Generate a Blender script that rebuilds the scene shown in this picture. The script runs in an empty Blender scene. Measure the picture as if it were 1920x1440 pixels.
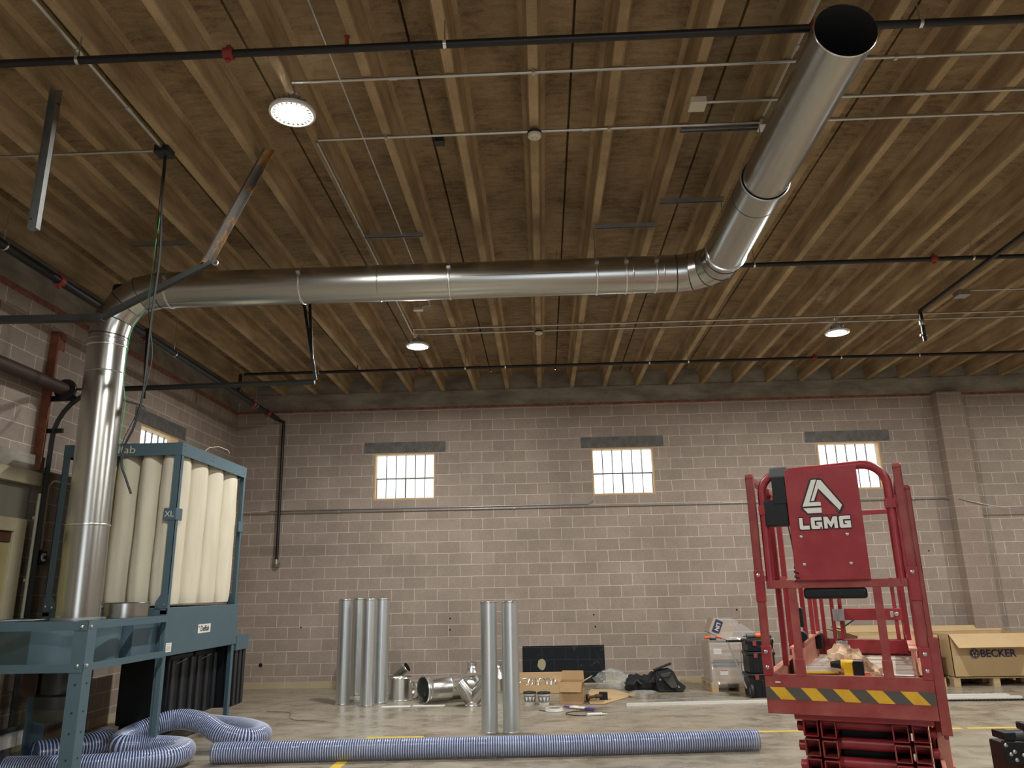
import bpy, bmesh, math, random
from mathutils import Vector, Matrix, noise as mnoise
random.seed(7)
C = bpy.context.scene.collection
sc = bpy.context.scene
PI = math.pi
def V(*a): return Vector(a)

# ------------------------------------------------------------------ camera, sky, exposure
def camera():
    f, p, y, r = 1417.4, 0.264745, -0.0358074, -0.018945
    fw = V(math.sin(y)*math.cos(p), math.cos(y)*math.cos(p), math.sin(p))
    ri = V(math.cos(y), -math.sin(y), 0); up = ri.cross(fw)
    r2 = math.cos(r)*ri + math.sin(r)*up; u2 = -math.sin(r)*ri + math.cos(r)*up
    cam = bpy.data.cameras.new('camera'); o = bpy.data.objects.new('camera', cam); C.objects.link(o)
    cam.sensor_width = 36; cam.lens = f/1920*36; cam.clip_start = .05; cam.clip_end = 200
    m = Matrix((r2, u2, -fw)).transposed().to_4x4(); m.translation = V(0, 0, 1.589)
    o.matrix_world = m; sc.camera = o
camera()
w = bpy.data.worlds.new('sky'); sc.world = w; w.use_nodes = True
w.node_tree.nodes['Background'].inputs[0].default_value = (.86, .93, 1, 1)
w.node_tree.nodes['Background'].inputs[1].default_value = 1.4
sc.view_settings.view_transform = 'Standard'; sc.view_settings.look = 'None'
sc.view_settings.gamma = 1; sc.view_settings.use_curve_mapping = False
sc.view_settings.exposure = 0.95
sc.cycles.use_denoising = True
sc.cycles.max_bounces = 7; sc.cycles.diffuse_bounces = 5; sc.cycles.glossy_bounces = 4
sc.cycles.transparent_max_bounces = 24; sc.cycles.transmission_bounces = 4
sc.cycles.caustics_reflective = False; sc.cycles.caustics_refractive = False
sc.cycles.sample_clamp_indirect = 6
LAMP_STRENGTH = 800

# ------------------------------------------------------------------ materials
M = {}
def nt(name):
    m = bpy.data.materials.new(name); m.use_nodes = True; M[name] = m
    t = m.node_tree; b = t.nodes['Principled BSDF']
    return m, t, b
def node(t, kind, **kw):
    n = t.nodes.new(kind)
    for k, v in kw.items():
        if k in n.inputs: n.inputs[k].default_value = v
        else: setattr(n, k, v)
    return n
def rgba(c): return (c[0], c[1], c[2], 1)
def pbr(name, col, rough=.5, metal=0, col2=None, vs=6, stretch=(1, 1, 1), bump=0, bs=40, lo=.35, hi=.65, rvar=0, spec=.5, coat=0):
    m, t, b = nt(name)
    b.inputs['Base Color'].default_value = rgba(col); b.inputs['Roughness'].default_value = rough
    b.inputs['Metallic'].default_value = metal; b.inputs['Specular IOR Level'].default_value = spec
    b.inputs['Coat Weight'].default_value = coat
    if col2 or bump or rvar:
        tc = node(t, 'ShaderNodeTexCoord'); mp = node(t, 'ShaderNodeMapping'); mp.inputs['Scale'].default_value = stretch
        t.links.new(tc.outputs['Object'], mp.inputs['Vector'])
        nz = node(t, 'ShaderNodeTexNoise', Scale=vs, Detail=6, Roughness=.62); t.links.new(mp.outputs[0], nz.inputs['Vector'])
    if col2:
        cr = node(t, 'ShaderNodeValToRGB'); cr.color_ramp.elements[0].position = lo; cr.color_ramp.elements[1].position = hi
        cr.color_ramp.elements[0].color = rgba(col); cr.color_ramp.elements[1].color = rgba(col2)
        t.links.new(nz.outputs[0], cr.inputs[0]); t.links.new(cr.outputs[0], b.inputs['Base Color'])
    if rvar:
        mr = node(t, 'ShaderNodeMapRange'); mr.inputs[3].default_value = rough-rvar; mr.inputs[4].default_value = rough+rvar
        t.links.new(nz.outputs[0], mr.inputs[0]); t.links.new(mr.outputs[0], b.inputs['Roughness'])
    if bump:
        n2 = node(t, 'ShaderNodeTexNoise', Scale=bs, Detail=4); t.links.new(mp.outputs[0], n2.inputs['Vector'])
        bp = node(t, 'ShaderNodeBump', Strength=bump, Distance=.01); t.links.new(n2.outputs[0], bp.inputs['Height'])
        t.links.new(bp.outputs[0], b.inputs['Normal'])
    return m
def emit(name, col, s):
    m, t, b = nt(name); b.inputs['Base Color'].default_value = rgba(col)
    b.inputs['Emission Color'].default_value = rgba(col); b.inputs['Emission Strength'].default_value = s
    return m
def math_(t, op, a, b=None, c=None):
    n = t.nodes.new('ShaderNodeMath'); n.operation = op
    for i, v in enumerate((a, b, c)):
        if v is None: continue
        if isinstance(v, (int, float)): n.inputs[i].default_value = v
        else: t.links.new(v, n.inputs[i])
    return n.outputs[0]
def mix(t, fac, a, b, blend='MIX'):
    n = t.nodes.new('ShaderNodeMix'); n.data_type = 'RGBA'; n.blend_type = blend
    for i, v in ((0, fac), (6, a), (7, b)):
        if isinstance(v, (int, float)): n.inputs[i].default_value = v
        elif isinstance(v, tuple): n.inputs[i].default_value = v
        else: t.links.new(v, n.inputs[i])
    return n.outputs[2]
def block_wall(name, axis, shift, patch=False, c1=(.375, .308, .260), c2=(.315, .257, .215), mortar=(.66, .58, .50)):
    """concrete blocks 16 x 8 inch with light mortar; axis = coordinate that runs along the wall"""
    m, t, b = nt(name); b.inputs['Roughness'].default_value = .85; b.inputs['Specular IOR Level'].default_value = .25
    tc = node(t, 'ShaderNodeTexCoord'); sx = node(t, 'ShaderNodeSeparateXYZ'); t.links.new(tc.outputs['Object'], sx.inputs[0])
    a = math_(t, 'ADD', sx.outputs[axis], shift); z = sx.outputs[2]
    # joints wobble a little
    cx = node(t, 'ShaderNodeCombineXYZ'); t.links.new(a, cx.inputs[0]); t.links.new(z, cx.inputs[1])
    nw = node(t, 'ShaderNodeTexNoise', Scale=3.0, Detail=2); t.links.new(cx.outputs[0], nw.inputs['Vector'])
    ad = node(t, 'ShaderNodeVectorMath', operation='MULTIPLY_ADD'); t.links.new(nw.outputs['Color'], ad.inputs[0])
    ad.inputs[1].default_value = (.012, .012, 0); t.links.new(cx.outputs[0], ad.inputs[2])
    br = node(t, 'ShaderNodeTexBrick', Scale=1.0); br.offset = .5; br.offset_frequency = 2; br.squash = 1
    br.inputs['Brick Width'].default_value = .4064; br.inputs['Row Height'].default_value = .2032
    br.inputs['Mortar Size'].default_value = .005; br.inputs['Mortar Smooth'].default_value = .3; br.inputs['Bias'].default_value = -.1
    br.inputs['Color1'].default_value = rgba(c1); br.inputs['Color2'].default_value = rgba(c2); br.inputs['Mortar'].default_value = rgba(mortar)
    t.links.new(ad.outputs[0], br.inputs['Vector'])
    n1 = node(t, 'ShaderNodeTexNoise', Scale=1.1, Detail=5, Roughness=.6); t.links.new(tc.outputs['Object'], n1.inputs['Vector'])
    n2 = node(t, 'ShaderNodeTexNoise', Scale=38, Detail=5, Roughness=.7); t.links.new(tc.outputs['Object'], n2.inputs['Vector'])
    r1 = node(t, 'ShaderNodeMapRange'); r1.inputs[1].default_value = .3; r1.inputs[2].default_value = .7; r1.inputs[3].default_value = .84; r1.inputs[4].default_value = 1.12
    r2 = node(t, 'ShaderNodeMapRange'); r2.inputs[1].default_value = .3; r2.inputs[2].default_value = .7; r2.inputs[3].default_value = .88; r2.inputs[4].default_value = 1.1
    t.links.new(n1.outputs[0], r1.inputs[0]); t.links.new(n2.outputs[0], r2.inputs[0])
    k = math_(t, 'MULTIPLY', r1.outputs[0], r2.outputs[0])
    sc_ = node(t, 'ShaderNodeVectorMath', operation='SCALE'); t.links.new(br.outputs['Color'], sc_.inputs[0]); t.links.new(k, sc_.inputs['Scale'])
    col = sc_.outputs[0]
    # beige painted foot of the wall
    foot = math_(t, 'MULTIPLY', math_(t, 'LESS_THAN', math_(t, 'ADD', z, math_(t, 'MULTIPLY', n1.outputs[0], .02)), .118), .8)
    col = mix(t, foot, col, (.50, .42, .27, 1))
    if patch:
        x = sx.outputs[axis]
        def between(v, lo, hi): return math_(t, 'MULTIPLY', math_(t, 'GREATER_THAN', v, lo), math_(t, 'LESS_THAN', v, hi))
        pm = math_(t, 'MULTIPLY', between(x, -.405, 1.01), between(z, .02, .63))
        # worn spot in the black paint
        dx = math_(t, 'SUBTRACT', x, -.075); dz = math_(t, 'SUBTRACT', z, .335)
        dd = math_(t, 'ADD', math_(t, 'MULTIPLY', math_(t, 'MULTIPLY', dx, dx), 1.5), math_(t, 'MULTIPLY', dz, dz))
        n3 = node(t, 'ShaderNodeTexNoise', Scale=9, Detail=4); t.links.new(tc.outputs['Object'], n3.inputs['Vector'])
        spot = math_(t, 'LESS_THAN', math_(t, 'ADD', dd, math_(t, 'MULTIPLY', n3.outputs[0], .012)), .0145)
        n4 = node(t, 'ShaderNodeTexNoise', Scale=7, Detail=6, Roughness=.75); t.links.new(tc.outputs['Object'], n4.inputs['Vector'])
        wear = math_(t, 'MULTIPLY', math_(t, 'GREATER_THAN', n4.outputs[0], .6), .12)
        black = mix(t, wear, (.012, .016, .02, 1), (.25, .23, .18, 1))
        black = mix(t, br.outputs['Fac'], black, (.035, .042, .05, 1))
        black = mix(t, spot, black, (.42, .37, .24, 1))
        col = mix(t, pm, col, black)
        # drilled anchor holes
        holes = None
        for hx, hz, hr in ((-1.66, 1.11, .016), (-1.66, .92, .016), (.855, 1.13, .015), (.875, .93, .015), (-4.98, .385, .035), (3.33, 1.17, .016), (3.35, .95, .016), (-4.3, 1.0, .014), (4.2, 3.6, .016), (6.75, 2.1, .014)):
            ex = math_(t, 'SUBTRACT', x, hx); ez = math_(t, 'SUBTRACT', z, hz)
            d = math_(t, 'LESS_THAN', math_(t, 'ADD', math_(t, 'MULTIPLY', ex, ex), math_(t, 'MULTIPLY', ez, ez)), hr*hr)
            holes = d if holes is None else math_(t, 'MAXIMUM', holes, d)
        col = mix(t, holes, col, (.015, .013, .012, 1))
    t.links.new(col, b.inputs['Base Color'])
    bp = node(t, 'ShaderNodeBump', Strength=.35, Distance=.012); inv = math_(t, 'SUBTRACT', math_(t, 'MULTIPLY', n2.outputs[0], .5), br.outputs['Fac'])
    t.links.new(inv, bp.inputs['Height']); t.links.new(bp.outputs[0], b.inputs['Normal'])
    return m
block_wall('block_back', 0, 1.479, True)
block_wall('block_side', 1, .3)
block_wall('block_pier', 0, .11, c1=(.33, .262, .215), c2=(.29, .23, .19), mortar=(.50, .42, .35))

def concrete_ceiling():
    m, t, b = nt('ceiling_concrete'); b.inputs['Roughness'].default_value = .8; b.inputs['Specular IOR Level'].default_value = .3
    tc = node(t, 'ShaderNodeTexCoord')
    def nz(scale, st, detail=6, rough=.6):
        mp = node(t, 'ShaderNodeMapping'); mp.inputs['Scale'].default_value = st; t.links.new(tc.outputs['Object'], mp.inputs['Vector'])
        n = node(t, 'ShaderNodeTexNoise', Scale=scale, Detail=detail, Roughness=rough); t.links.new(mp.outputs[0], n.inputs['Vector']); return n.outputs[0]
    a = nz(1.6, (1.2, .8, 1), 8, .7); s = nz(6, (.8, 3.0, 1), 8, .72); f = nz(60, (1, 1, 1), 3)
    k = math_(t, 'ADD', math_(t, 'MULTIPLY', a, .50), math_(t, 'ADD', math_(t, 'MULTIPLY', s, .38), math_(t, 'MULTIPLY', f, .12)))
    cr = node(t, 'ShaderNodeValToRGB'); e = cr.color_ramp.elements
    e[0].position = .40; e[0].color = (.15, .10, .055, 1); e[1].position = .64; e[1].color = (.43, .32, .19, 1)
    q = e.new(.5); q.color = (.285, .205, .118, 1)
    t.links.new(k, cr.inputs[0])
    # lighter ochre below the slab: lamp light on the ribs put into the colour
    sx = node(t, 'ShaderNodeSeparateXYZ'); t.links.new(tc.outputs['Object'], sx.inputs[0])
    rib = math_(t, 'LESS_THAN', sx.outputs[2], 5.515)
    sc2 = nz(2.0, (1, .6, 3.5), 5)
    cr2 = node(t, 'ShaderNodeValToRGB'); e = cr2.color_ramp.elements
    e[0].position = .36; e[0].color = (.27, .19, .105, 1); e[1].position = .66; e[1].color = (.56, .42, .25, 1)
    t.links.new(math_(t, 'ADD', math_(t, 'MULTIPLY', sc2, .8), math_(t, 'MULTIPLY', f, .2)), cr2.inputs[0])
    t.links.new(mix(t, rib, cr.outputs[0], cr2.outputs[0]), b.inputs['Base Color'])
    bp = node(t, 'ShaderNodeBump', Strength=.25, Distance=.01); t.links.new(k, bp.inputs['Height']); t.links.new(bp.outputs[0], b.inputs['Normal'])
concrete_ceiling()
def floor_mat():
    m, t, b = nt('floor_concrete'); b.inputs['Specular IOR Level'].default_value = .5
    tc = node(t, 'ShaderNodeTexCoord')
    def nz(scale, st, detail=6, rough=.6):
        mp = node(t, 'ShaderNodeMapping'); mp.inputs['Scale'].default_value = st; t.links.new(tc.outputs['Object'], mp.inputs['Vector'])
        n = node(t, 'ShaderNodeTexNoise', Scale=scale, Detail=detail, Roughness=rough); n.inputs['Distortion'].default_value = .6
        t.links.new(mp.outputs[0], n.inputs['Vector']); return n.outputs[0]
    a = nz(1.6, (1, 1, 1)); s = nz(2.6, (1, 1.5, 1), 5, .55); f = nz(45, (1, 1, 1), 4)
    k = math_(t, 'ADD', math_(t, 'MULTIPLY', a, .35), math_(t, 'ADD', math_(t, 'MULTIPLY', s, .5), math_(t, 'MULTIPLY', f, .15)))
    cr = node(t, 'ShaderNodeValToRGB'); e = cr.color_ramp.elements
    e[0].position = .38; e[0].color = (.205, .172, .125, 1); e[1].position = .66; e[1].color = (.38, .34, .27, 1)
    q = e.new(.5); q.color = (.295, .257, .198, 1)
    t.links.new(k, cr.inputs[0]); t.links.new(cr.outputs[0], b.inputs['Base Color'])
    mr = node(t, 'ShaderNodeMapRange'); mr.inputs[1].default_value = .3; mr.inputs[2].default_value = .7; mr.inputs[3].default_value = .14; mr.inputs[4].default_value = .46
    t.links.new(s, mr.inputs[0]); t.links.new(mr.outputs[0], b.inputs['Roughness'])
    bp = node(t, 'ShaderNodeBump', Strength=.06, Distance=.01); t.links.new(f, bp.inputs['Height']); t.links.new(bp.outputs[0], b.inputs['Normal'])
floor_mat()
pbr('beam_concrete', (.20, .178, .148), .85, col2=(.40, .365, .31), vs=1.6, stretch=(1, 1, 2.5), bump=.3, bs=12)
pbr('red_brick', (.20, .075, .05), .85, col2=(.34, .15, .11), vs=14, bump=.3)
pbr('lintel', (.10, .095, .09), .8, col2=(.16, .15, .14), vs=8, bump=.2)
pbr('galv', (.50, .50, .47), .27, 1)
pbr('galv_bright', (.80, .81, .80), .26, 1)
pbr('galv_dull', (.42, .44, .44), .42, 1, col2=(.52, .53, .52), vs=12)
pbr('duct_inside_shade', (.05, .055, .06), .6, .3)  # shade inside the galvanized pipes, put into the colour
pbr('black_pipe', (.008, .0085, .010), .45)
pbr('black_paint', (.02, .021, .023), .45)
pbr('dark_steel', (.05, .052, .05), .5, .6)
pbr('conduit', (.55, .54, .50), .35, .9)
pbr('coupling_red', (.27, .035, .03), .5)
pbr('rust_strut', (.16, .15, .14), .5, .6, col2=(.45, .25, .09), vs=2.5, stretch=(3, 3, .8), lo=.5, hi=.58)
pbr('rust_red', (.17, .05, .025), .75, col2=(.28, .10, .05), vs=9, bump=.2)
pbr('collector_blue', (.070, .120, .150), .42, col2=(.078, .132, .164), vs=5)
pbr('bag_cloth', (.60, .555, .43), .9, col2=(.68, .635, .51), vs=2.5, stretch=(3, 3, .5), bump=.25, bs=3)
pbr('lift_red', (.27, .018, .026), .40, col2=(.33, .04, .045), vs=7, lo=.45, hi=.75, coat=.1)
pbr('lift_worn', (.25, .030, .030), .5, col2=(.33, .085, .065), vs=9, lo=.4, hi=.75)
pbr('lift_red_lit', (.50, .19, .14), .6, col2=(.60, .27, .20), vs=6)  # lift red as strongly lit from the side, the light put into the colour
pbr('stripe_yellow', (.72, .43, .02), .5, col2=(.60, .34, .02), vs=12)
pbr('stripe_grey', (.075, .065, .055), .6)
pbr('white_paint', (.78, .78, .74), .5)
pbr('off_white', (.72, .68, .55), .5)
pbr('logo_white', (.74, .72, .68), .5); pbr('logo_black', (.012, .012, .014), .5)
pbr('deck_ply', (.36, .30, .23), .7, col2=(.50, .44, .35), vs=5, stretch=(1, 6, 1))
pbr('cardboard', (.42, .27, .135), .85, col2=(.47, .31, .165), vs=4)
pbr('cardboard_pale', (.53, .37, .19), .85, col2=(.57, .41, .225), vs=3)
pbr('carton_grey', (.45, .36, .28), .8, col2=(.50, .41, .33), vs=5)
pbr('ink_blue', (.03, .04, .10), .6)
pbr('ink_red', (.5, .06, .04), .6)
pbr('pallet_wood', (.42, .29, .15), .8, col2=(.56, .41, .24), vs=6, stretch=(1, 8, 8))
pbr('plastic_black', (.007, .009, .012), .45, spec=.35)
pbr('fabric_black', (.012, .013, .014), .85, bump=.3, bs=30); pbr('fabric_grey', (.07, .07, .062), .85)
pbr('plastic_grey', (.09, .10, .11), .5); pbr('orange', (.75, .14, .03), .45); pbr('yellow_tool', (.80, .50, .02), .4)
pbr('door_yellow', (.34, .29, .13), .6, col2=(.40, .35, .17), vs=3); pbr('door_beige', (.42, .37, .24), .65, col2=(.47, .42, .29), vs=4)
pbr('recess_grey', (.20, .19, .15), .7); pbr('brown', (.09, .035, .02), .6)
pbr('shaft_brown', (.055, .03, .022), .6)
pbr('wood_frame', (.52, .33, .15), .6, col2=(.62, .42, .21), vs=7); pbr('muntin', (.16, .14, .12), .5)
pbr('floor_yellow', (.72, .52, .05), .55, col2=(.60, .43, .08), vs=20)
pbr('wire_green', (.03, .22, .08), .4); pbr('bucket_white', (.72, .71, .68), .4); pbr('label_grey', (.22, .22, .23), .6)
pbr('paper_tan', (.66, .47, .31), .8, bump=.2); pbr('purple', (.14, .07, .33), .5)
pbr('blue_wheel', (.02, .02, .022), .6); pbr('motor_red', (.035, .008, .008), .5); pbr('olive', (.035, .038, .025), .6)
pbr('hose_rib', (.48, .53, .66), .25, coat=.5)
def film(name, col, alpha, rough=.12):
    m, t, b = nt(name); b.inputs['Base Color'].default_value = rgba(col); b.inputs['Roughness'].default_value = rough
    b.inputs['Alpha'].default_value = alpha; b.inputs['Coat Weight'].default_value = .6; b.inputs['Coat Roughness'].default_value = .08
    b.inputs['IOR'].default_value = 1.5
film('hose_film', (.045, .075, .21), .72); film('wrap_film', (.78, .79, .82), .16, .06); film('bubble_film', (.70, .74, .72), .20, .1)
film('clear_film', (.80, .80, .82), .45, .1)
def glass():
    m, t, b = nt('window_glass'); out = t.nodes['Material Output']
    tr = node(t, 'ShaderNodeBsdfTransparent'); tr.inputs[0].default_value = (.93, .96, .95, 1)
    gl = node(t, 'ShaderNodeBsdfGlossy'); gl.inputs['Roughness'].default_value = .03
    mx = node(t, 'ShaderNodeMixShader'); mx.inputs[0].default_value = .06
    t.links.new(tr.outputs[0], mx.inputs[1]); t.links.new(gl.outputs[0], mx.inputs[2]); t.links.new(mx.outputs[0], out.inputs[0])
glass()
emit('lamp_lens', (1, .985, .94), LAMP_STRENGTH)

# ------------------------------------------------------------------ mesh builder
ORG = {}
class MB:
    def __init__(s): s.v = []; s.f = []; s.mi = []
    def add(s, vs, fs, mi=0):
        n = len(s.v); s.v += [Vector(p) for p in vs]; s.f += [tuple(i+n for i in q) for q in fs]; s.mi += [mi]*len(fs); return s
    def box(s, x0, y0, z0, x1, y1, z1, mi=0, m=None):
        x0, x1 = sorted((x0, x1)); y0, y1 = sorted((y0, y1)); z0, z1 = sorted((z0, z1))
        p = [V(x, y, z) for z in (z0, z1) for y in (y0, y1) for x in (x0, x1)]
        if m: p = [m @ q for q in p]
        return s.add(p, [(0, 2, 3, 1), (4, 5, 7, 6), (0, 1, 5, 4), (2, 6, 7, 3), (0, 4, 6, 2), (1, 3, 7, 5)], mi)
    def bar(s, a, b, w, h, up=(0, 0, 1), mi=0):
        a = Vector(a); b = Vector(b); d = (b-a).normalized(); u = Vector(up)
        if abs(d.dot(u)) > .98: u = V(0, 1, 0)
        r = d.cross(u).normalized()*w/2; u = r.normalized().cross(d).normalized()*h/2
        p = [q+i*r+j*u for q in (a, b) for j in (-1, 1) for i in (-1, 1)]
        return s.add(p, [(0, 2, 3, 1), (4, 5, 7, 6), (0, 1, 5, 4), (2, 6, 7, 3), (0, 4, 6, 2), (1, 3, 7, 5)], mi)
    def ring(s, c, d, r, n, up=None, ry=None):
        d = Vector(d).normalized(); u = Vector(up) if up else (V(0, 0, 1) if abs(d.z) < .9 else V(0, 1, 0))
        a = d.cross(u).normalized(); b = a.cross(d).normalized(); ry = ry or r
        return [Vector(c)+a*r*math.cos(2*PI*i/n)+b*ry*math.sin(2*PI*i/n) for i in range(n)]
    def tubes(s, rings, caps=True, mi=0, mis=None, close=False):
        n = len(rings[0]); base = len(s.v)
        for r in rings: s.v += r
        k = len(rings)
        for j in range(k if close else k-1):
            j2 = (j+1) % k
            for i in range(n):
                s.f.append((base+j*n+i, base+j*n+(i+1) % n, base+j2*n+(i+1) % n, base+j2*n+i)); s.mi.append(mis[j] if mis else mi)
        if caps and not close:
            s.f.append(tuple(base+i for i in range(n))[::-1]); s.mi.append(mi)
            s.f.append(tuple(base+(k-1)*n+i for i in range(n))); s.mi.append(mi)
        return s
    def cyl(s, a, b, r, r2=None, n=24, caps=True, mi=0):
        d = Vector(b)-Vector(a); return s.tubes([s.ring(a, d, r, n), s.ring(b, d, r2 or r, n)], caps, mi)
    def sweep(s, path, r, n=16, caps=True, mi=0, closed=False, ry=None):
        """tube along a path; bends are mitred as in sheet metal or pipe work"""
        P = [Vector(p) for p in path]; k = len(P); rings = []; d0 = (P[1]-P[0]).normalized()
        u = V(0, 0, 1) if abs(d0.z) < .9 else V(0, 1, 0)
        a = d0.cross(u).normalized(); prev = d0
        for i in range(k):
            if closed: di = (P[i]-P[i-1]).normalized(); do = (P[(i+1) % k]-P[i]).normalized()
            else: di = (P[i]-P[i-1]).normalized() if i else d0; do = (P[i+1]-P[i]).normalized() if i < k-1 else di
            t = (di+do).normalized(); a = (a - t*a.dot(t)).normalized(); b = a.cross(t).normalized()
            rr = r[i] if isinstance(r, (list, tuple)) else r
            ax = di.cross(do); st = 1/max(.5, t.dot(di)); ring = []
            for j in range(n):
                p = a*rr*math.cos(2*PI*j/n)+b*(ry or rr)*math.sin(2*PI*j/n)
                if ax.length > 1e-4:
                    e = ax.normalized().cross(t); p = p + e*p.dot(e)*(st-1)
                ring.append(P[i]+p)
            rings.append(ring)
        return s.tubes(rings, caps, mi, close=closed)
    def lathe(s, prof, c=(0, 0, 0), axis=(0, 0, 1), n=32, mi=0, caps=True):
        ax = Vector(axis).normalized(); return s.tubes([s.ring(Vector(c)+ax*z, ax, max(r, 1e-4), n) for r, z in prof], caps, mi)
    def prism(s, poly, d, mi=0):
        """closed polygon of 3D points pushed along vector d"""
        n = len(poly); d = Vector(d); P = [Vector(p) for p in poly]; Q = [p+d for p in P]
        return s.add(P+Q, [tuple(range(n))[::-1], tuple(range(n, 2*n))]+[(i, (i+1) % n, n+(i+1) % n, n+i) for i in range(n)], mi)
    def ell(s, c, r, n=14, m=10, mi=0, jit=0):
        rings = []
        for j in range(m+1):
            th = PI*j/m; rings.append([V(c[0]+r[0]*math.sin(th)*math.cos(2*PI*i/n)*(1+random.uniform(-jit, jit)), c[1]+r[1]*math.sin(th)*math.sin(2*PI*i/n)*(1+random.uniform(-jit, jit)), c[2]-r[2]*math.cos(th)*(1+random.uniform(-jit, jit))) for i in range(n)])
        return s.tubes(rings, False, mi)
    def build(s, name, mats, parent=None, bevel=0, smooth=True, loc=None, angle=38, seg=2):
        if isinstance(mats, str): mats = [mats]
        if parent is not None: off = ORG.get(parent.name, V(0, 0, 0))
        elif loc is not None: off = Vector(loc)
        else:
            xs = [p.x for p in s.v]; ys = [p.y for p in s.v]; off = V((min(xs)+max(xs))/2, (min(ys)+max(ys))/2, min(p.z for p in s.v))
        me = bpy.data.meshes.new(name); me.from_pydata([tuple(p-off) for p in s.v], [], s.f)
        for k in mats: me.materials.append(M[k])
        me.polygons.foreach_set('material_index', s.mi)
        bm = bmesh.new(); bm.from_mesh(me); bmesh.ops.remove_doubles(bm, verts=bm.verts, dist=1e-5); bmesh.ops.recalc_face_normals(bm, faces=bm.faces); bm.to_mesh(me); bm.free()
        if smooth: me.polygons.foreach_set('use_smooth', [True]*len(me.polygons)); me.set_sharp_from_angle(angle=math.radians(angle))
        o = bpy.data.objects.new(name, me); C.objects.link(o)
        if parent is not None: o.parent = parent; ORG[o.name] = off
        else: o.location = off; ORG[o.name] = off
        if bevel:
            b = o.modifiers.new('bevel', 'BEVEL'); b.width = bevel; b.segments = seg; b.limit_method = 'ANGLE'
        return o
def thing(name, label, cat, loc, rz=0, group=None, local=False):
    o = bpy.data.objects.new(name, None); C.objects.link(o); o.location = loc; o.rotation_euler = (0, 0, rz); o.empty_display_size = .1
    ORG[o.name] = V(0, 0, 0) if local else Vector(loc)
    o['label'] = label; o['category'] = cat
    if group: o['group'] = group
    return o
def tag(o, label, cat, group=None, kind=None):
    o['label'] = label; o['category'] = cat
    if group: o['group'] = group
    if kind: o['kind'] = kind
    return o
def struct(o): o['kind'] = 'structure'; return o
def copy_thing(root, loc, rz, label):
    r = root.copy(); C.objects.link(r); r.location = loc; r.rotation_euler = (0, 0, rz); r['label'] = label
    for ch in root.children:
        c = ch.copy(); C.objects.link(c); c.parent = r
        for g in ch.children:
            d = g.copy(); C.objects.link(d); d.parent = c
    return r
def arc(c, r, a0, a1, u, v, n=8):
    c = Vector(c); u = Vector(u); v = Vector(v)
    return [c+u*r*math.cos(a0+(a1-a0)*i/n)+v*r*math.sin(a0+(a1-a0)*i/n) for i in range(n+1)]
def text(name, s, size, mats, parent, origin, xdir, ydir, depth=.002, bold=0, shear=0, space=1, wide=1):
    """flat lettering lying on a surface: xdir runs along the line, ydir is up"""
    cu = bpy.data.curves.new(name, 'FONT'); cu.body = s; cu.size = size; cu.extrude = depth; cu.offset = bold; cu.shear = shear
    cu.align_x = 'CENTER'; cu.align_y = 'CENTER'; cu.space_character = space; cu.resolution_u = 3
    t = bpy.data.objects.new(name, cu); C.objects.link(t); bpy.context.view_layer.update()
    me = bpy.data.meshes.new_from_object(t.evaluated_get(bpy.context.evaluated_depsgraph_get())); bpy.data.objects.remove(t)
    x = Vector(xdir).normalized(); y = Vector(ydir).normalized(); m = Matrix((x, y, x.cross(y))).transposed().to_4x4()
    m.translation = Vector(origin) - (ORG.get(parent.name, V(0, 0, 0)))
    me.transform(Matrix.Diagonal((wide, 1, 1, 1))); me.transform(m); me.materials.clear(); me.materials.append(M[mats]); me.name = name
    o = bpy.data.objects.new(name, me); C.objects.link(o); o.parent = parent; ORG[o.name] = ORG.get(parent.name, V(0, 0, 0)); return o

# ------------------------------------------------------------------ the room
XL, XR, YF, YB, ZT = -5.72, 15.0, -7.0, 13.825, 5.54
struct(MB().box(XL-.3, YF-.3, -.2, XR+.3, YB+.3, 0).build('floor', 'floor_concrete', loc=(0, 0, 0)))
def ceiling():
    """precast deck: ribs every 2 ft with flared roots, a joint between every second pair"""
    x0, sp = .0259, .6096; pts = []; k = math.floor((XL-.3-x0)/sp)
    x = x0+k*sp
    prof = []
    while x < XR+.3:
        prof += [(x-.125, ZT), (x-.085, ZT-.035), (x-.062, ZT-.06), (x-.040, 5.25), (x-.034, 5.236), (x+.034, 5.236), (x+.040, 5.25), (x+.062, ZT-.06), (x+.085, ZT-.035), (x+.125, ZT)]
        if k % 2 == 0:
            g = x+sp/2; prof += [(g-.010, ZT), (g-.006, ZT+.07), (g+.006, ZT+.07), (g+.010, ZT)]
        x += sp; k += 1
    prof = [(XL-.3, ZT)] + [p for p in prof if XL-.3 < p[0] < XR+.3] + [(XR+.3, ZT)]
    n = len(prof); b = MB(); Y = (YF-.3, YB+.02)
    b.v = [V(a, y, z) for y in Y for a, z in prof] + [V(a, y, ZT+.2) for y in Y for a in (XL-.3, XR+.3)]
    for i in range(n-1): b.f.append((i, i+1, n+i+1, n+i)); b.mi.append(0)
    e = 2*n
    b.f += [(e, e+2, e+3, e+1), (0, n, e+2, e), (n-1, e+1, e+3, 2*n-1)]; b.mi += [0, 0, 0]
    o = b.build('ceiling', 'ceiling_concrete', loc=(0, 0, 0), smooth=False); struct(o)
ceiling()
WIN = [(-3.085, -1.945), (.940, 2.080), (5.040, 6.175)]
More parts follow.
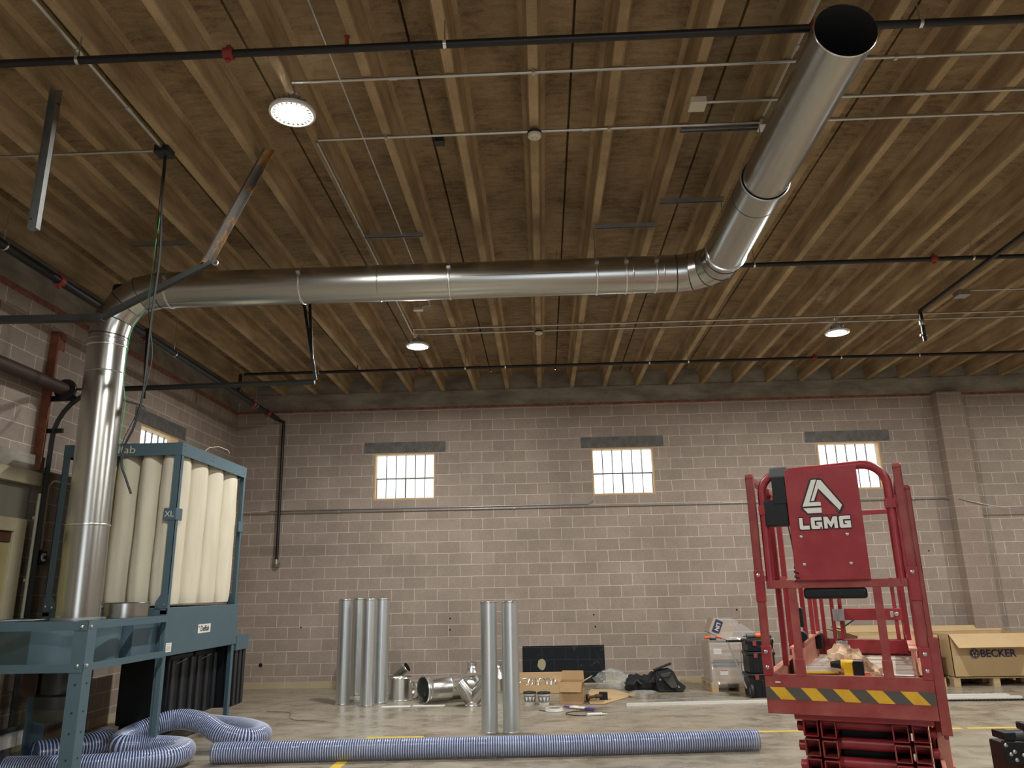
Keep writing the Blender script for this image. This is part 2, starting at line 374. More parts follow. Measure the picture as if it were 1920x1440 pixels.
def wall_with_holes(name, mat, holes, axis, at, thick, lo, hi, top, sgn):
    b = MB()
    def put(a0, a1, z0, z1):
        if axis == 0: b.box(a0, at, z0, a1, at+thick*sgn, z1)
        else: b.box(at, a0, z0, at+thick*sgn, a1, z1)
    a = lo
    for h0, h1, z0, z1 in holes:
        put(a, h0, 0, top); 
        if z0 > 0: put(h0, h1, 0, z0)
        put(h0, h1, z1, top); a = h1
    put(a, hi, 0, top)
    return struct(b.build(name, mat, loc=(0, 0, 0), smooth=False))
wall_with_holes('wall_back', 'block_back', [(a, c, 3.20, 4.07) for a, c in WIN]+[(9.14, 10.28, 3.2, 4.07)], 0, YB, .2, XL-.2, XR+.2, 4.905, 1)
wall_with_holes('wall_left', 'block_side', [(10.42, 11.60, 3.20, 3.99)], 1, XL, .2, YF-.2, YB, 4.905, -1)
wall_with_holes('wall_right', 'block_side', [], 1, XR, .2, YF-.2, YB, ZT+.1, 1)
wall_with_holes('wall_front', 'block_back', [(-1.0, 3.4, 0, 3.9)], 0, YF, .2, XL-.2, XR+.2, ZT+.1, -1)  # unseen opening behind the camera, added to let sky light in
# cast beam that carries the ribs, on a thin course of red brick
b = MB().box(XL, YB-.004, 4.93, XR, YB+.2, ZT+.05); b.box(XL, YB-.03, 5.10, XR, YB, 5.235); struct(b.build('trim_1', 'beam_concrete', loc=(0, 0, 0)))
struct(MB().box(XL, YB-.008, 4.895, XR, YB+.19, 4.935).build('trim_2', 'red_brick', loc=(0, 0, 0)))
b = MB().box(XL+.004, YF, 4.93, XL-.2, YB-.01, ZT+.05); struct(b.build('trim_3', 'beam_concrete', loc=(0, 0, 0)))
b = MB().box(XL+.009, YF, 4.86, XL-.19, YB-.01, 4.935)
for y0, y1, z0, z1 in ((8.36, 8.50, 4.45, 4.67), (7.2, 7.35, 4.50, 4.67)): b.box(XL+.006, y0, z0, XL-.1, y1, z1)
struct(b.build('trim_4', 'red_brick', loc=(0, 0, 0)))
struct(MB().box(7.21, 13.60, 0, 7.66, YB, 4.905).build('trim_5', 'block_pier', loc=(0, 0, 0), smooth=False))
def window(i, a0, a1, z0, z1, axis):
    """steel window: six panes over a pair of sashes, in a wooden frame set back in the wall"""
    def P(a, d, z): return V(a, YB+d, z) if axis == 0 else V(XL-d, a, z)
    def bx(b, A0, A1, d0, d1, Z0, Z1):
        p, q = P(A0, d0, Z0), P(A1, d1, Z1); b.box(p.x, p.y, p.z, q.x, q.y, q.z)
    f = MB(); w_ = .028
    bx(f, a0, a0+w_, .005, .17, z0, z1); bx(f, a1-w_, a1, .005, .17, z0, z1); bx(f, a0+w_, a1-w_, .005, .17, z1-w_, z1); bx(f, a0+w_, a1-w_, .005, .17, z0, z0+w_*1.2)
    o = f.build('window_%d' % i, 'wood_frame', loc=P((a0+a1)/2, 0, z0)); struct(o)
    m = MB(); A0, A1 = a0+w_, a1-w_; zm = z0+(z1-z0)*.47; zl, zh = z0+w_*1.2, z1-w_
    bx(m, A0, A1, .125, .15, zm-.012, zm+.012)
    for k in range(1, 6):
        x = A0+(A1-A0)*k/6; bx(m, x-.0085, x+.0085, .13, .146, zm+.012, zh)
        t = .013 if k == 3 else .007; bx(m, x-t, x+t, .13, .146, zl, zm-.012)
    bx(m, A0, A0+.012, .128, .148, zl, zm-.012); bx(m, A1-.012, A1, .128, .148, zl, zm-.012)
    m.build('muntins', 'muntin', o)
    g = MB(); bx(g, A0, A1, .155, .159, zl, zh); g.build('glass', 'window_glass', o)
    l = MB(); bx(l, a0-.19, a1+.19, -.006, .15, z1+.005, z1+.205); l.build('lintel', 'lintel', o)
for i, (a, c) in enumerate(WIN): window(i+1, a, c, 3.20, 4.07, 0)
window(5, 9.14, 10.28, 3.20, 4.07, 0)
window(4, 10.42, 11.60, 3.20, 3.99, 1)
# painted walkway lines on the floor
def lines(i, quads):
    b = MB()
    for q in quads: b.prism([V(x, y, .001) for x, y in q], (0, 0, .0012))
    struct(b.build('trim_%d' % i, 'floor_yellow', loc=(0, 0, 0), smooth=False))
lines(6, [[(-2.06, 7.1), (-1.95, 7.1), (-1.95, 9.15), (-1.40, 9.15), (-1.40, 9.25), (-2.05, 9.25)]])
lines(7, [[(1.10, 9.20), (1.9, 9.20), (1.92, 9.29), (1.12, 9.29)], [(2.0, 9.22), (4.6, 9.27), (4.6, 9.36), (2.0, 9.30)], [(4.66, 9.28), (5.5, 9.29), (5.5, 9.37), (4.66, 9.36)], [(5.55, 9.29), (9, 9.33), (9, 9.42), (5.55, 9.37)]])
# the door side of the left wall
def left_doors():
    d = MB().box(XL+.004, 3.2, 0, XL+.02, 8.22, 2.80); o = d.build('door_1', 'recess_grey', loc=(XL, 5, 0)); struct(o)
    MB().box(XL+.02, 6.2, 0, XL+.05, 7.98, 2.16).build('door_panel', 'door_yellow', o, bevel=.004)
    f = MB().box(XL+.02, 7.98, 0, XL+.09, 8.16, 2.42); f.box(XL+.02, 6.0, 2.28, XL+.09, 7.98, 2.42); f.build('door_frame', 'door_beige', o, bevel=.004)
    MB().box(XL+.03, 6.2, 2.17, XL+.06, 7.98, 2.27).build('header', 'brown', o)
    h = MB().box(XL+.004, 3.0, 2.80, XL+.10, 8.28, 2.95); h.build('lintel', 'door_beige', o, bevel=.004)
    MB().cyl((XL+.05, 7.90, .93), (XL+.11, 7.90, .93), .03).build('door_knob', 'galv_dull', o)
    h = MB().box(XL+.004, 3.0, 2.96, XL+.05, 8.42, 3.14); struct(h.build('trim_8', 'beam_concrete', loc=(XL, 5, 2.96)))
    d = MB().box(XR-.03, 2, 0, XR, 3, 2.1); struct(d.build('door_2', 'door_yellow', loc=(XR, 2.5, 0)))
left_doors()

# ------------------------------------------------------------------ lamps
def high_bay():
    t = thing('high_bay_light', 'round white LED high bay lamp hanging nearest, above the start of the duct', 'ceiling light', (-1.757, 4.80, 5.0), group='LED high bay lamps')
    L = V(-1.757, 4.80, 5.0)
    MB().lathe([(.150, 0), (.168, .004), (.168, .022), (.150, .03), (.11, .034), (.10, .05)], L, n=40, caps=False).build('rim', 'white_paint', t)
    MB().lathe([(.001, .004), (.108, .004), (.110, .010)], L, n=40, caps=False).build('lens', 'lamp_lens', t)
    MB().lathe([(.109, .006), (.150, .004)], L, n=40, caps=False).build('slotted_ring', 'white_paint', t)
    b = MB()
    for k in range(24):
        a = 2*PI*k/24; b.box(-.006, .116, .0030, .006, .142, .0045, m=Matrix.Translation(L) @ Matrix.Rotation(a, 4, 'Z'))
    b.build('vent_slots', 'label_grey', t)
    b = MB().lathe([(.10, .05), (.085, .055), (.085, .10), (.05, .105), (.05, .14)], L, n=24)
    for k in range(16):
        b.box(-.003, .05, .04, .003, .115, .10, m=Matrix.Translation(L) @ Matrix.Rotation(2*PI*k/16, 4, 'Z'))
    b.build('heat_sink', 'galv_dull', t)
    MB().sweep([L+V(0, 0, .14), L+V(0, 0, .17), L+V(.012, 0, .19), L+V(0, 0, .21), L+V(0, 0, .236)], .006, 8).build('hook', 'galv_dull', t)
    return t
lamp = high_bay()
copy_thing(lamp, (-1.73, 10.37, 5.0), .2, 'round white LED high bay lamp below the duct, above and right of the left window')
copy_thing(lamp, (4.255, 10.33, 5.0), .4, 'round white LED high bay lamp over the red scissor lift, furthest right of the three')
for x, y in ((4.25, 4.8), (-1.76, -.8), (4.25, -.8), (10.3, 10.3), (10.3, 4.8)):
    copy_thing(lamp, (x, y, 5.0), .1, 'round white LED high bay lamp outside the view')['group'] = 'LED high bay lamps outside the view'

# ------------------------------------------------------------------ the big round duct
def duct():
    R = .190; Y = 7.3; Z = 4.70
    t = thing('ventilation_duct', 'big shiny galvanized round duct rising from the blue blower and running overhead', 'duct', (-4.41, Y, 1.34))
    def pipe(name, path, r=R, caps=False, mats='galv', n=56, ang=25):
        b = MB().sweep(path, r, n, caps=caps); rin = [q*.985 for q in r] if isinstance(r, list) else r*.985
        b.sweep(path, rin, n, caps=False, mi=1); return b.build(name, [mats, 'duct_inside_shade'], t, angle=ang)
    def band(c, d, r=R, w=.016, name='clamp_ring', m='galv_bright', h=.007):
        d = Vector(d).normalized(); c = Vector(c)
        o = MB().lathe([(r, -w/2-.004), (r+h, -w/2), (r+h*1.2, 0), (r+h, w/2), (r, w/2+.004)], c, d, 48, caps=False).build(name, m, t)
        return o
    def lug(o, c, d, ang):
        d = Vector(d).normalized(); a = d.cross(V(0, 1, .0)).normalized() if abs(d.y) < .9 else V(1, 0, 0); q = Vector(c)+(a*math.cos(ang)+d.cross(a)*math.sin(ang))*(R+.014)
        MB().bar(q-d*.02, q+d*.02, .03, .022, up=a).build('clamp_lug', 'galv_dull', o)
    v0 = V(-4.405, Y, 1.34); v1 = V(-4.455, Y, 4.17); up = (v1-v0).normalized()
    def vz(z): return v0+up*(z-v0.z)
    pipe('vertical_pipe', [v0, vz(2.262)]); pipe('vertical_pipe', [vz(2.262), vz(3.80)]); pipe('vertical_pipe', [vz(3.80), vz(4.10)], R*.995)
    for z in (2.262, 4.085):
        o = band(vz(z), up); lug(o, vz(z), up, -1.3)
    band(vz(3.80), up, w=.006, name='seam_ring', m='galv_dull', h=.005); band(vz(4.15), up, w=.012, name='seam_ring', m='galv', h=.006)
    # five-gore elbow
    cx = -3.955; rad = abs(v1.x-cx); c = V(cx, Y, 4.20)
    g = [V(cx-rad*math.cos(a), Y, 4.20+(Z-4.20)*math.sin(a)) for a in [PI/2*k/4 for k in range(5)]]
    path = [vz(4.10), g[0]]+g[1:]+[V(-3.84, Y, Z)]
    pipe('elbow', path, R, ang=14)
    for i, p in enumerate(path[1:-1]):
        d = ((p-path[i]).normalized()+(path[i+2]-p).normalized()); band(p, d, r=R*1.010, w=.003, name='seam_ring', m='dark_steel', h=.003)
    xs = [-3.84, -2.435, -.882, .630, .930, 1.235]
    for a, b_ in zip(xs[:-1], xs[1:]): pipe('horizontal_pipe', [V(a, Y, Z), V(b_, Y, Z)])
    for x in xs[:-1] + [1.235]:
        o = band(V(x, Y, Z), (1, 0, 0)); lug(o, V(x, Y, Z), (1, 0, 0), 1.2)
    for x in (-1.62, 1.0, 1.31): band(V(x, Y, Z), (1, 0, 0), w=.005, name='seam_ring', m='galv', h=.003)
    # second elbow turns towards the camera
    X2 = 1.852; rr = .40
    g = [V(X2-rr+rr*math.sin(a), Y-rr+rr*math.cos(a), Z) for a in [PI/2*k/4 for k in range(5)]]
    path = [V(1.235, Y, Z)]+g+[V(X2, 6.80, Z)]
    pipe('elbow', path, R, ang=14)
    for i, p in enumerate(path[1:-1]):
        d = ((p-path[i]).normalized()+(path[i+2]-p).normalized()); band(p, d, r=R*1.010, w=.003, name='seam_ring', m='dark_steel', h=.003)
    band(V(X2, 6.80, Z), (0, 1, 0), h=.012, w=.02)
    pipe('outlet_pipe', [V(X2, 6.80, Z), V(X2, 5.46, Z)])
    band(V(X2, 5.75, Z), (0, 1, 0), w=.004, name='seam_ring', m='dark_steel', h=.0015)
    band(V(X2, 5.46, Z), (0, 1, 0), w=.012, h=.008, m='galv_dull')
    pipe('outlet_pipe', [V(X2, 5.46, Z), V(X2, 3.80, Z)], R*.955)
    band(V(X2, 3.80, Z), (0, 1, 0), r=R*.955, w=.006, h=.003, name='seam_ring')
    # long seams
    b = MB().box(-4.245, Y-.12, 2.5, -4.24, Y-.117, 3.7); 
    for x, a in ((-2.42, .2), (-3.8, .2)): pass
    s_ = MB().bar((-.75, Y-R*.985, Z-.03), (.45, Y-R*.985, Z-.03), .003, .004); s_.build('long_seam', 'dark_steel', t)
    for x in (-2.435, -.882, .630):
        MB().cyl((x, Y, Z+R), (x, Y, 5.30), .004, n=8).build('hanger_rod', 'galv_dull', t)
    for y in (6.8, 5.46): MB().cyl((X2, y, Z+R), (X2, y, 5.30), .004, n=8).build('hanger_rod', 'galv_dull', t)
duct()

# ------------------------------------------------------------------ sprinkler pipes
def sprinkler(label, a, b_, r, couplings, hangers, extra=None, group='black sprinkler pipes', heads=()):
    a = Vector(a); b_ = Vector(b_); d = (b_-a); L = d.length; d.normalize()
    t = thing('sprinkler_pipe', label, 'pipe', a, group=group)
    path = [a, b_] + (extra or [])
    MB().sweep(path, r, 14).build('pipe', 'black_pipe', t)
    for s in couplings:
        c = a+d*s; q = MB().lathe([(r, -.035), (r+.014, -.032), (r+.016, 0), (r+.014, .032), (r, .035)], c, d, 16, caps=False)
        q.box(c.x-.015, c.y-.015, c.z-r-.035, c.x+.015, c.y+.015, c.z+r+.035); q.build('grooved_coupling', 'coupling_red', t, bevel=.003)
    for s in hangers:
        c = a+d*s; o = MB().lathe([(r+.002, -.011), (r+.005, -.011), (r+.005, .011), (r+.002, .011)], c, d, 16, caps=False).build('hanger', 'galv_bright', t)
        MB().cyl(c+V(0, 0, r), V(c.x, c.y, 5.30), .0045, n=8).build('threaded_rod', 'galv_dull', o)
    for s in heads:
        c = a+d*s; MB().cyl(c, c+V(0, 0, .09), .012, n=8).cyl(c+V(0, 0, .09), c+V(0, 0, .095), .02, n=10).build('sprinkler_head', 'coupling_red', t)
    return t
sprinkler('black sprinkler pipe nearest the camera, crossing the whole top of the view', (-4.85, 4.19, 5.05), (10, 4.19, 5.05), .026, [2.86, 6.70, 12.6], [1.84, 4.30, 7.37, 10.2], heads=[3.65])
sprinkler('black sprinkler pipe running behind the horizontal duct and out to the right', (-4.85, 7.95, 5.05), (10, 7.95, 5.05), .026, [9.29, 3.2], [7.31, 9.72, 5.1], heads=[6.2])
sprinkler('black sprinkler pipe furthest back, just in front of the back wall', (-4.79, 11.69, 5.05), (12, 11.69, 5.05), .024, [2.88, 9.19], [1.23, 3.62, 4.27, 6.58, 7.2, 9.61, 10.83], heads=[1.86])
t = sprinkler('thick black sprinkler main along the left wall, dropping down the back wall', (-4.85, 4.0, 4.71), (-4.85, 13.50, 4.71), .046, [2.98, 4.7, 8.3, 9.0], [2.15, 5.45, 8.42], extra=[])
MB().sweep([(-4.85, 13.60, 4.71), (-4.835, 13.70, 4.71), (-4.81, 13.76, 4.70), (-4.785, 13.76, 2.16)], .028, 14).build('drop_pipe', 'black_pipe', t)
for y in (11.69, 7.95, 4.19): MB().cyl((-4.85, y, 4.71), (-4.85, y, 5.05), .028, n=12).lathe([(.03, 0), (.042, .01), (.042, .07), (.03, .08)], (-4.85, y, 4.73), n=14).build('riser', ['black_pipe'], t)
MB().cyl((-4.79, 13.75, 2.18), (-4.79, 13.75, 2.10), .03, n=12).box(-4.80, 13.74, 2.05, -4.74, 13.8, 2.12).build('drain_valve', 'galv_dull', t)
t = thing('sprinkler_pipe', 'thin black sprinkler pipe running diagonally at the upper right, with a short drop', 'pipe', (5.1, 7.0, 5.0), group='black sprinkler pipes')
MB().sweep([(5.04, 6.0, 5.02), (5.04, 9.55, 5.02), (5.04, 9.55, 4.60)], .024, 12).build('pipe', 'black_pipe', t)
MB().lathe([(.03, 0), (.036, .01), (.036, .06), (.03, .07)], (5.04, 9.55, 4.82), n=14).cyl((4.99, 9.55, 4.68), (5.09, 9.55, 4.68), .014, n=8).build('valve', 'galv_dull', t)
MB().cyl((5.04, 8.9, 5.04), (5.04, 8.9, 5.30), .0045, n=8).build('threaded_rod', 'galv_dull', t)

# ------------------------------------------------------------------ conduits and boxes under the deck
ZC = 5.222
def conduit(label, path, r=.0125, straps=(), m='conduit', fit=()):
    b = MB().sweep(path, r, 10)
    for p in straps: b.box(p[0]-.012, p[1]-.02, p[2]-.016, p[0]+.012, p[1]+.02, p[2]+.016)
    P = [Vector(p) for p in path]
    for p in fit:
        d = (P[1]-P[0]).normalized(); b.cyl(Vector(p)-d*.03, Vector(p)+d*.03, r*1.4, n=10)
    return tag(b.build('conduit', m), label, 'conduit', 'thin metal conduits')
conduit('thin metal conduit crossing right from above the nearest lamp, first below the near sprinkler pipe', [(-1.75, 4.73, ZC), (10, 4.73, ZC)], straps=[(.03, 4.73, ZC), (2.0, 4.73, ZC), (2.63, 4.73, ZC)], fit=[(-1.0, 4.73, ZC), (2.8, 4.73, ZC)])
conduit('thin metal conduit from the pale square box rightwards behind the duct outlet', [(1.36, 5.17, ZC), (10, 5.17, ZC)], fit=[(3.0, 5.17, ZC)])
conduit('thin metal conduit holding the near smoke detector, leading from the nearest lamp to the right', [(-1.77, 5.47, ZC), (10, 5.47, ZC)], straps=[(-1.2, 5.47, ZC), (.64, 5.47, ZC)], fit=[(.45, 5.47, ZC), (3.75, 5.47, ZC)])
conduit('thicker conduit coming from the top left edge to the black junction box', [(-3.10, 3.0, ZC), (-3.10, 5.46, ZC)], .019, fit=[(-3.10, 4.3, ZC), (-3.10, 4.95, ZC)])
conduit('short thin conduit from the left edge to the black junction box', [(-5.5, 5.53, ZC), (-3.16, 5.53, ZC)], fit=[(-3.9, 5.53, ZC)])
conduit('thin dark conduit running away from the camera just right of the nearest lamp', [(-1.39, 3.0, ZC), (-1.39, 9.3, ZC), (-1.50, 9.34, ZC)], .009)
conduit('bright conduit running back from the nearest lamp to the lamp below the duct', [(-1.79, 5.5, ZC), (-1.81, 10.25, ZC), (-1.81, 10.38, ZC-.01)], .013, fit=[(-1.80, 7.0, ZC), (-1.81, 9.6, ZC)])
conduit('thin conduit running away from the camera, just left of the duct outlet', [(1.90, 3.0, ZC+.02), (1.88, 5.40, ZC+.02)], .013, fit=[(1.89, 4.6, ZC+.02)])
conduit('upper of two parallel conduits over the far lamps, running to the right edge', [(-1.78, 10.24, ZC), (12, 10.24, ZC)], .012, fit=[(2.5, 10.24, ZC), (5.0, 10.24, ZC)])
conduit('lower of two parallel conduits over the far lamps, running to the right edge', [(-1.80, 10.40, ZC-.01), (-1.6, 10.44, ZC-.01), (12, 10.44, ZC-.01)], .012, fit=[(3.3, 10.44, ZC-.01)])
conduit('short conduit from the right edge to a square grey box', [(5.62, 9.44, ZC+.02), (12, 9.44, ZC+.02)], .011)
conduit('double conduit line along the back wall below the windows, dipping past the pier', [(-5.55, 13.788, 3.005), (7.15, 13.788, 3.01), (7.30, 13.59, 2.97), (7.70, 13.57, 2.86), (8.25, 13.70, 2.77), (12, 13.79, 2.77)], .009, m='galv_dull', straps=[(-3.7, 13.79, 3.005), (-.5, 13.79, 3.005), (4.0, 13.79, 3.005), (6.6, 13.79, 3.005)])
conduit('second conduit just above the long one on the back wall, ending at the middle window', [(-5.0, 13.808, 3.045), (.85, 13.808, 3.05), (.93, 13.808, 3.12)], .007, m='galv_dull')
def unistrut(x, y, label, x1=None):
    x1 = x1 or x+.62; b = MB()
    b.box(x, y-.02, 5.195, x1, y-.017, 5.236); b.box(x, y+.017, 5.195, x1, y+.02, 5.236); b.box(x, y-.017, 5.232, x1, y+.017, 5.236)
    tag(b.build('strut_channel', 'galv_dull'), label, 'channel', 'strut channels bridging two ribs')
unistrut(-4.31, 7.24, 'short dark strut channel across two ribs near the hanging cables on the left')
unistrut(-1.79, 7.24, 'short strut channel across two ribs, crossed by the bright conduit')
unistrut(.64, 7.21, 'short strut channel across two ribs, second to the left of the duct outlet')
unistrut(1.24, 6.72, 'short strut channel across two ribs touching the left side of the duct outlet')
unistrut(1.23, 5.52, 'strut channel right under the conduit beside the duct outlet, ending at a grey box', 1.86)
def jbox(label, c, s, m='galv_dull', name='junction_box'):
    b = MB().box(c[0]-s[0]/2, c[1]-s[1]/2, c[2]-s[2]/2, c[0]+s[0]/2, c[1]+s[1]/2, c[2]+s[2]/2)
    b.box(c[0]-s[0]/2-.004, c[1]-s[1]/2-.004, c[2]-s[2]/2-.004, c[0]+s[0]/2+.004, c[1]+s[1]/2+.004, c[2]-s[2]/2)
    tag(b.build(name, m, bevel=.003), label, 'electrical box')
jbox('pale square electrical box at the left end of the middle conduit', (1.30, 5.17, 5.21), (.12, .12, .05), 'off_white')
jbox('small grey electrical box at the right end of the strut channel by the duct outlet', (1.90, 5.47, 5.20), (.10, .10, .06), 'galv_bright')
jbox('black junction box where the left conduits meet and the cables drop', (-3.10, 5.53, 5.21), (.12, .12, .06), 'black_paint')
jbox('square grey electrical box under the ribs at the right, by the sprinkler drop', (5.56, 9.46, 5.20), (.15, .15, .06), 'galv_dull')
jbox('small white sensor on a short bracket under the deck behind the duct', (-1.56, 9.36, 5.19), (.12, .06, .03), 'white_paint', 'ceiling_sensor')
jbox('small dark junction box on the deck left of the middle rib', (-.83, 6.0, 5.515), (.08, .08, .05), 'black_paint')
def detector(loc, label):
    t = thing('smoke_detector', label, 'smoke detector', loc, group='smoke detectors'); L = Vector(loc)
    MB().lathe([(.06, 0), (.062, -.02)], L+V(0, 0, .02), n=28).build('base', 'black_paint', t)
    MB().lathe([(.058, 0), (.058, -.012), (.052, -.022), (.04, -.026), (.022, -.030), (.02, -.04), (.012, -.042)], L, n=28).build('cover', 'off_white', t)
detector((.028, 5.47, 5.19), 'round cream smoke detector on the conduit near the top centre')
detector((.03, 10.42, 5.18), 'small round smoke detector on the twin conduits behind the duct')

# ------------------------------------------------------------------ hanging steel and door track
t = thing('hanging_channel', 'grey galvanized steel channel hanging straight down from a rib at the upper left', 'steel channel', (-3.51, 4.70, 4.09))
b = MB(); x, y = -3.51, 4.70
b.box(x-.035, y-.02, 4.09, x-.031, y+.03, 5.24); b.box(x-.035, y+.026, 4.09, x+.03, y+.03, 5.24); b.box(x+.027, y-.02, 4.09, x+.03, y+.03, 5.17)
b.build('channel', 'galv_dull', t)
MB().cyl((x-.036, y, 4.17), (x-.028, y, 4.17), .007, n=8).cyl((x+.035, y, 5.10), (x+.026, y, 5.10), .01, n=8).build('bolt', 'black_paint', t)
t = thing('track_brace', 'dark steel rail from the left edge with slanted brace and rusty strut', 'steel rail', (-3.8, 6.06, 3.93))
MB().bar((-5.6, 6.05, 3.955), (-3.77, 6.06, 3.935), .07, .055).build('rail', 'dark_steel', t)
MB().bar((-3.80, 6.06, 3.93), (-2.85, 6.03, 4.41), .045, .05).build('brace', 'dark_steel', t)
b = MB(); a = V(-2.88, 6.02, 4.40); e = V(-2.255, 5.66, 5.27); b.bar(a, e, .085, .006); b.bar(a+V(.04, .0, 0), e+V(.04, 0, 0), .006, .05); b.bar(a+V(-.04, .0, 0), e+V(-.04, 0, 0), .006, .05); b.build('strut', 'rust_strut', t)
MB().sweep(arc((-2.80, 6.02, 4.40), .022, -2.5, 2, (1, 0, 0), (0, 0, 1), 8), .006, 6).build('hook', 'galv_dull', t)
t = thing('door_track', 'dark overhead door track curving up the left wall and running out below the duct', 'door track', (XL, 8.36, 0))
tr = [(-5.62, 8.36, 0.02), (-5.62, 8.36, 3.30)]+[tuple(p) for p in arc((-5.05, 8.36, 3.36), .57, PI, PI/2, (1, 0, 0), (0, 0, 1), 8)]+[(-2.59, 8.36, 3.95)]
MB().sweep(tr, .032, 4).build('track', 'dark_steel', t, smooth=False)
for a_, e_ in (((-2.58, 8.36, 3.97), (-2.83, 8.36, 5.25)), ((-2.63, 8.34, 4.22), (-2.72, 8.34, 5.25)), ((-4.58, 8.34, 3.80), (-4.62, 8.32, 4.66))): MB().bar(a_, e_, .035, .006, up=(0, 1, 0)).build('hanger_strap', 'black_pipe', t)
MB().bar((-5.62, 8.36, 3.95), (-5.05, 8.36, 3.93), .03, .02).bar((-5.70, 8.36, 3.45), (-5.50, 8.36, 3.45), .03, .05).build('wall_bracket', 'dark_steel', t)
MB().sweep([(-4.95, 8.38, 3.88), (-4.86, 8.38, 3.80), (-4.6, 8.38, 3.72), (-4.56, 8.38, 3.66)], .012, 8).build('track_stop', 'galv_dull', t)
b = MB().box(XL, 8.22, 2.98, XL+.04, 8.34, 4.62); b.box(XL+.04, 8.22, 2.98, XL+.10, 8.235, 4.62)
o = b.build('wall_angle', 'rust_red'); tag(o, 'rust red steel angle standing on the left wall beside the door track', 'steel angle')
t = thing('door_shaft', 'thick brown door shaft along the left wall with a round end flange', 'shaft', (-5.52, 7, 3.93))
MB().cyl((-5.52, 3.0, 3.93), (-5.52, 8.30, 3.93), .075, n=24).build('drum', 'shaft_brown', t)
MB().lathe([(.075, 0), (.125, .01), (.13, .03), (.125, .05), (.09, .055)], (-5.52, 8.30, 3.93), (0, 1, 0), 28).build('flange', 'black_paint', t)
MB().box(XL, 8.33, 3.80, -5.40, 8.36, 3.86).build('bearing_bracket', 'black_paint', t)
conduit('white conduit pieces clamped down the door jamb on the left wall', [(-5.63, 8.30, 1.3), (-5.63, 8.30, 2.72)], .018, m='off_white', straps=[(-5.65, 8.30, 2.45), (-5.65, 8.30, 1.78)])
conduit('thin bright conduit arching over from the switch box on the left wall', [(-5.66, 8.50, 2.12), (-5.66, 8.48, 2.75)]+[tuple(p) for p in arc((-5.66, 8.60, 2.78), .12, PI, PI/2, (0, 1, 0), (0, 0, 1), 6)]+[(-5.66, 9.3, 2.90)], .014, m='off_white')
t = thing('rotary_switch', 'black switch box with a white ringed dial on the left wall under the arched conduit', 'switch', (-5.68, 8.52, 1.95))
MB().box(XL, 8.46, 1.95, XL+.09, 8.58, 2.10).build('box', 'black_paint', t, bevel=.006)
MB().cyl((XL+.09, 8.52, 2.03), (XL+.10, 8.52, 2.03), .045).build('dial', 'white_paint', t)
MB().cyl((XL+.10, 8.52, 2.03), (XL+.12, 8.52, 2.03), .022).build('knob', 'black_paint', t)
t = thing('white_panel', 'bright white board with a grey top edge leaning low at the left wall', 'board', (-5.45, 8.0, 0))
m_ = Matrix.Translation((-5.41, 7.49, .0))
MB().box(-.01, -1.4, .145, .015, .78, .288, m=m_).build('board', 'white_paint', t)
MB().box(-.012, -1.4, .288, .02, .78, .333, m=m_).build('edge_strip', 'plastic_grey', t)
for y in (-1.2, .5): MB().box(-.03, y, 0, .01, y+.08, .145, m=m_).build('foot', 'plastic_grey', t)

# cables hanging from the black junction box
def cable(label, path, r, m, n=8, name='cable', group=None, cat='cable'):
    P = [Vector(p) for p in path]; Q = []
    for i in range(len(P)-1):
        p0, p1, p2, p3 = P[max(0, i-1)], P[i], P[i+1], P[min(len(P)-1, i+2)]
        for s in range(6):
            u = s/6; Q.append(.5*((2*p1)+(-p0+p2)*u+(2*p0-5*p1+4*p2-p3)*u*u+(-p0+3*p1-3*p2+p3)*u**3))
    Q.append(P[-1]); return tag(MB().sweep(Q, r, n).build(name, m), label, cat, group)
cable('thick black cable hanging past the duct elbow, its frayed end over the filter bags', [(-3.10, 5.55, 5.19), (-3.08, 5.55, 4.7), (-3.05, 5.55, 4.26), (-3.06, 5.55, 3.7), (-3.06, 5.55, 3.1), (-3.10, 5.55, 2.85), (-3.154, 5.55, 2.7), (-3.163, 5.55, 2.555), (-3.12, 5.55, 2.45), (-3.065, 5.55, 2.33)], .009, 'black_pipe')
cable('thin dark cable hanging beside the thick black one, looping back up at its end', [(-3.12, 5.57, 5.19), (-3.11, 5.57, 4.6), (-3.09, 5.57, 4.25), (-3.10, 5.57, 3.8), (-3.03, 5.57, 3.4), (-3.09, 5.57, 3.0), (-3.18, 5.57, 2.75), (-3.19, 5.57, 2.62), (-3.15, 5.57, 2.48)], .0035, 'dark_steel')
cable('thin green wire hanging in front of the duct elbow and the filter bags', [(-3.11, 5.60, 5.19), (-3.11, 5.60, 4.7), (-3.125, 5.6, 4.33), (-3.14, 5.6, 3.86), (-3.24, 5.6, 3.64), (-3.26, 5.6, 3.28), (-3.22, 5.6, 3.02), (-3.225, 5.6, 2.72), (-3.16, 5.6, 2.52)], .003, 'wire_green')

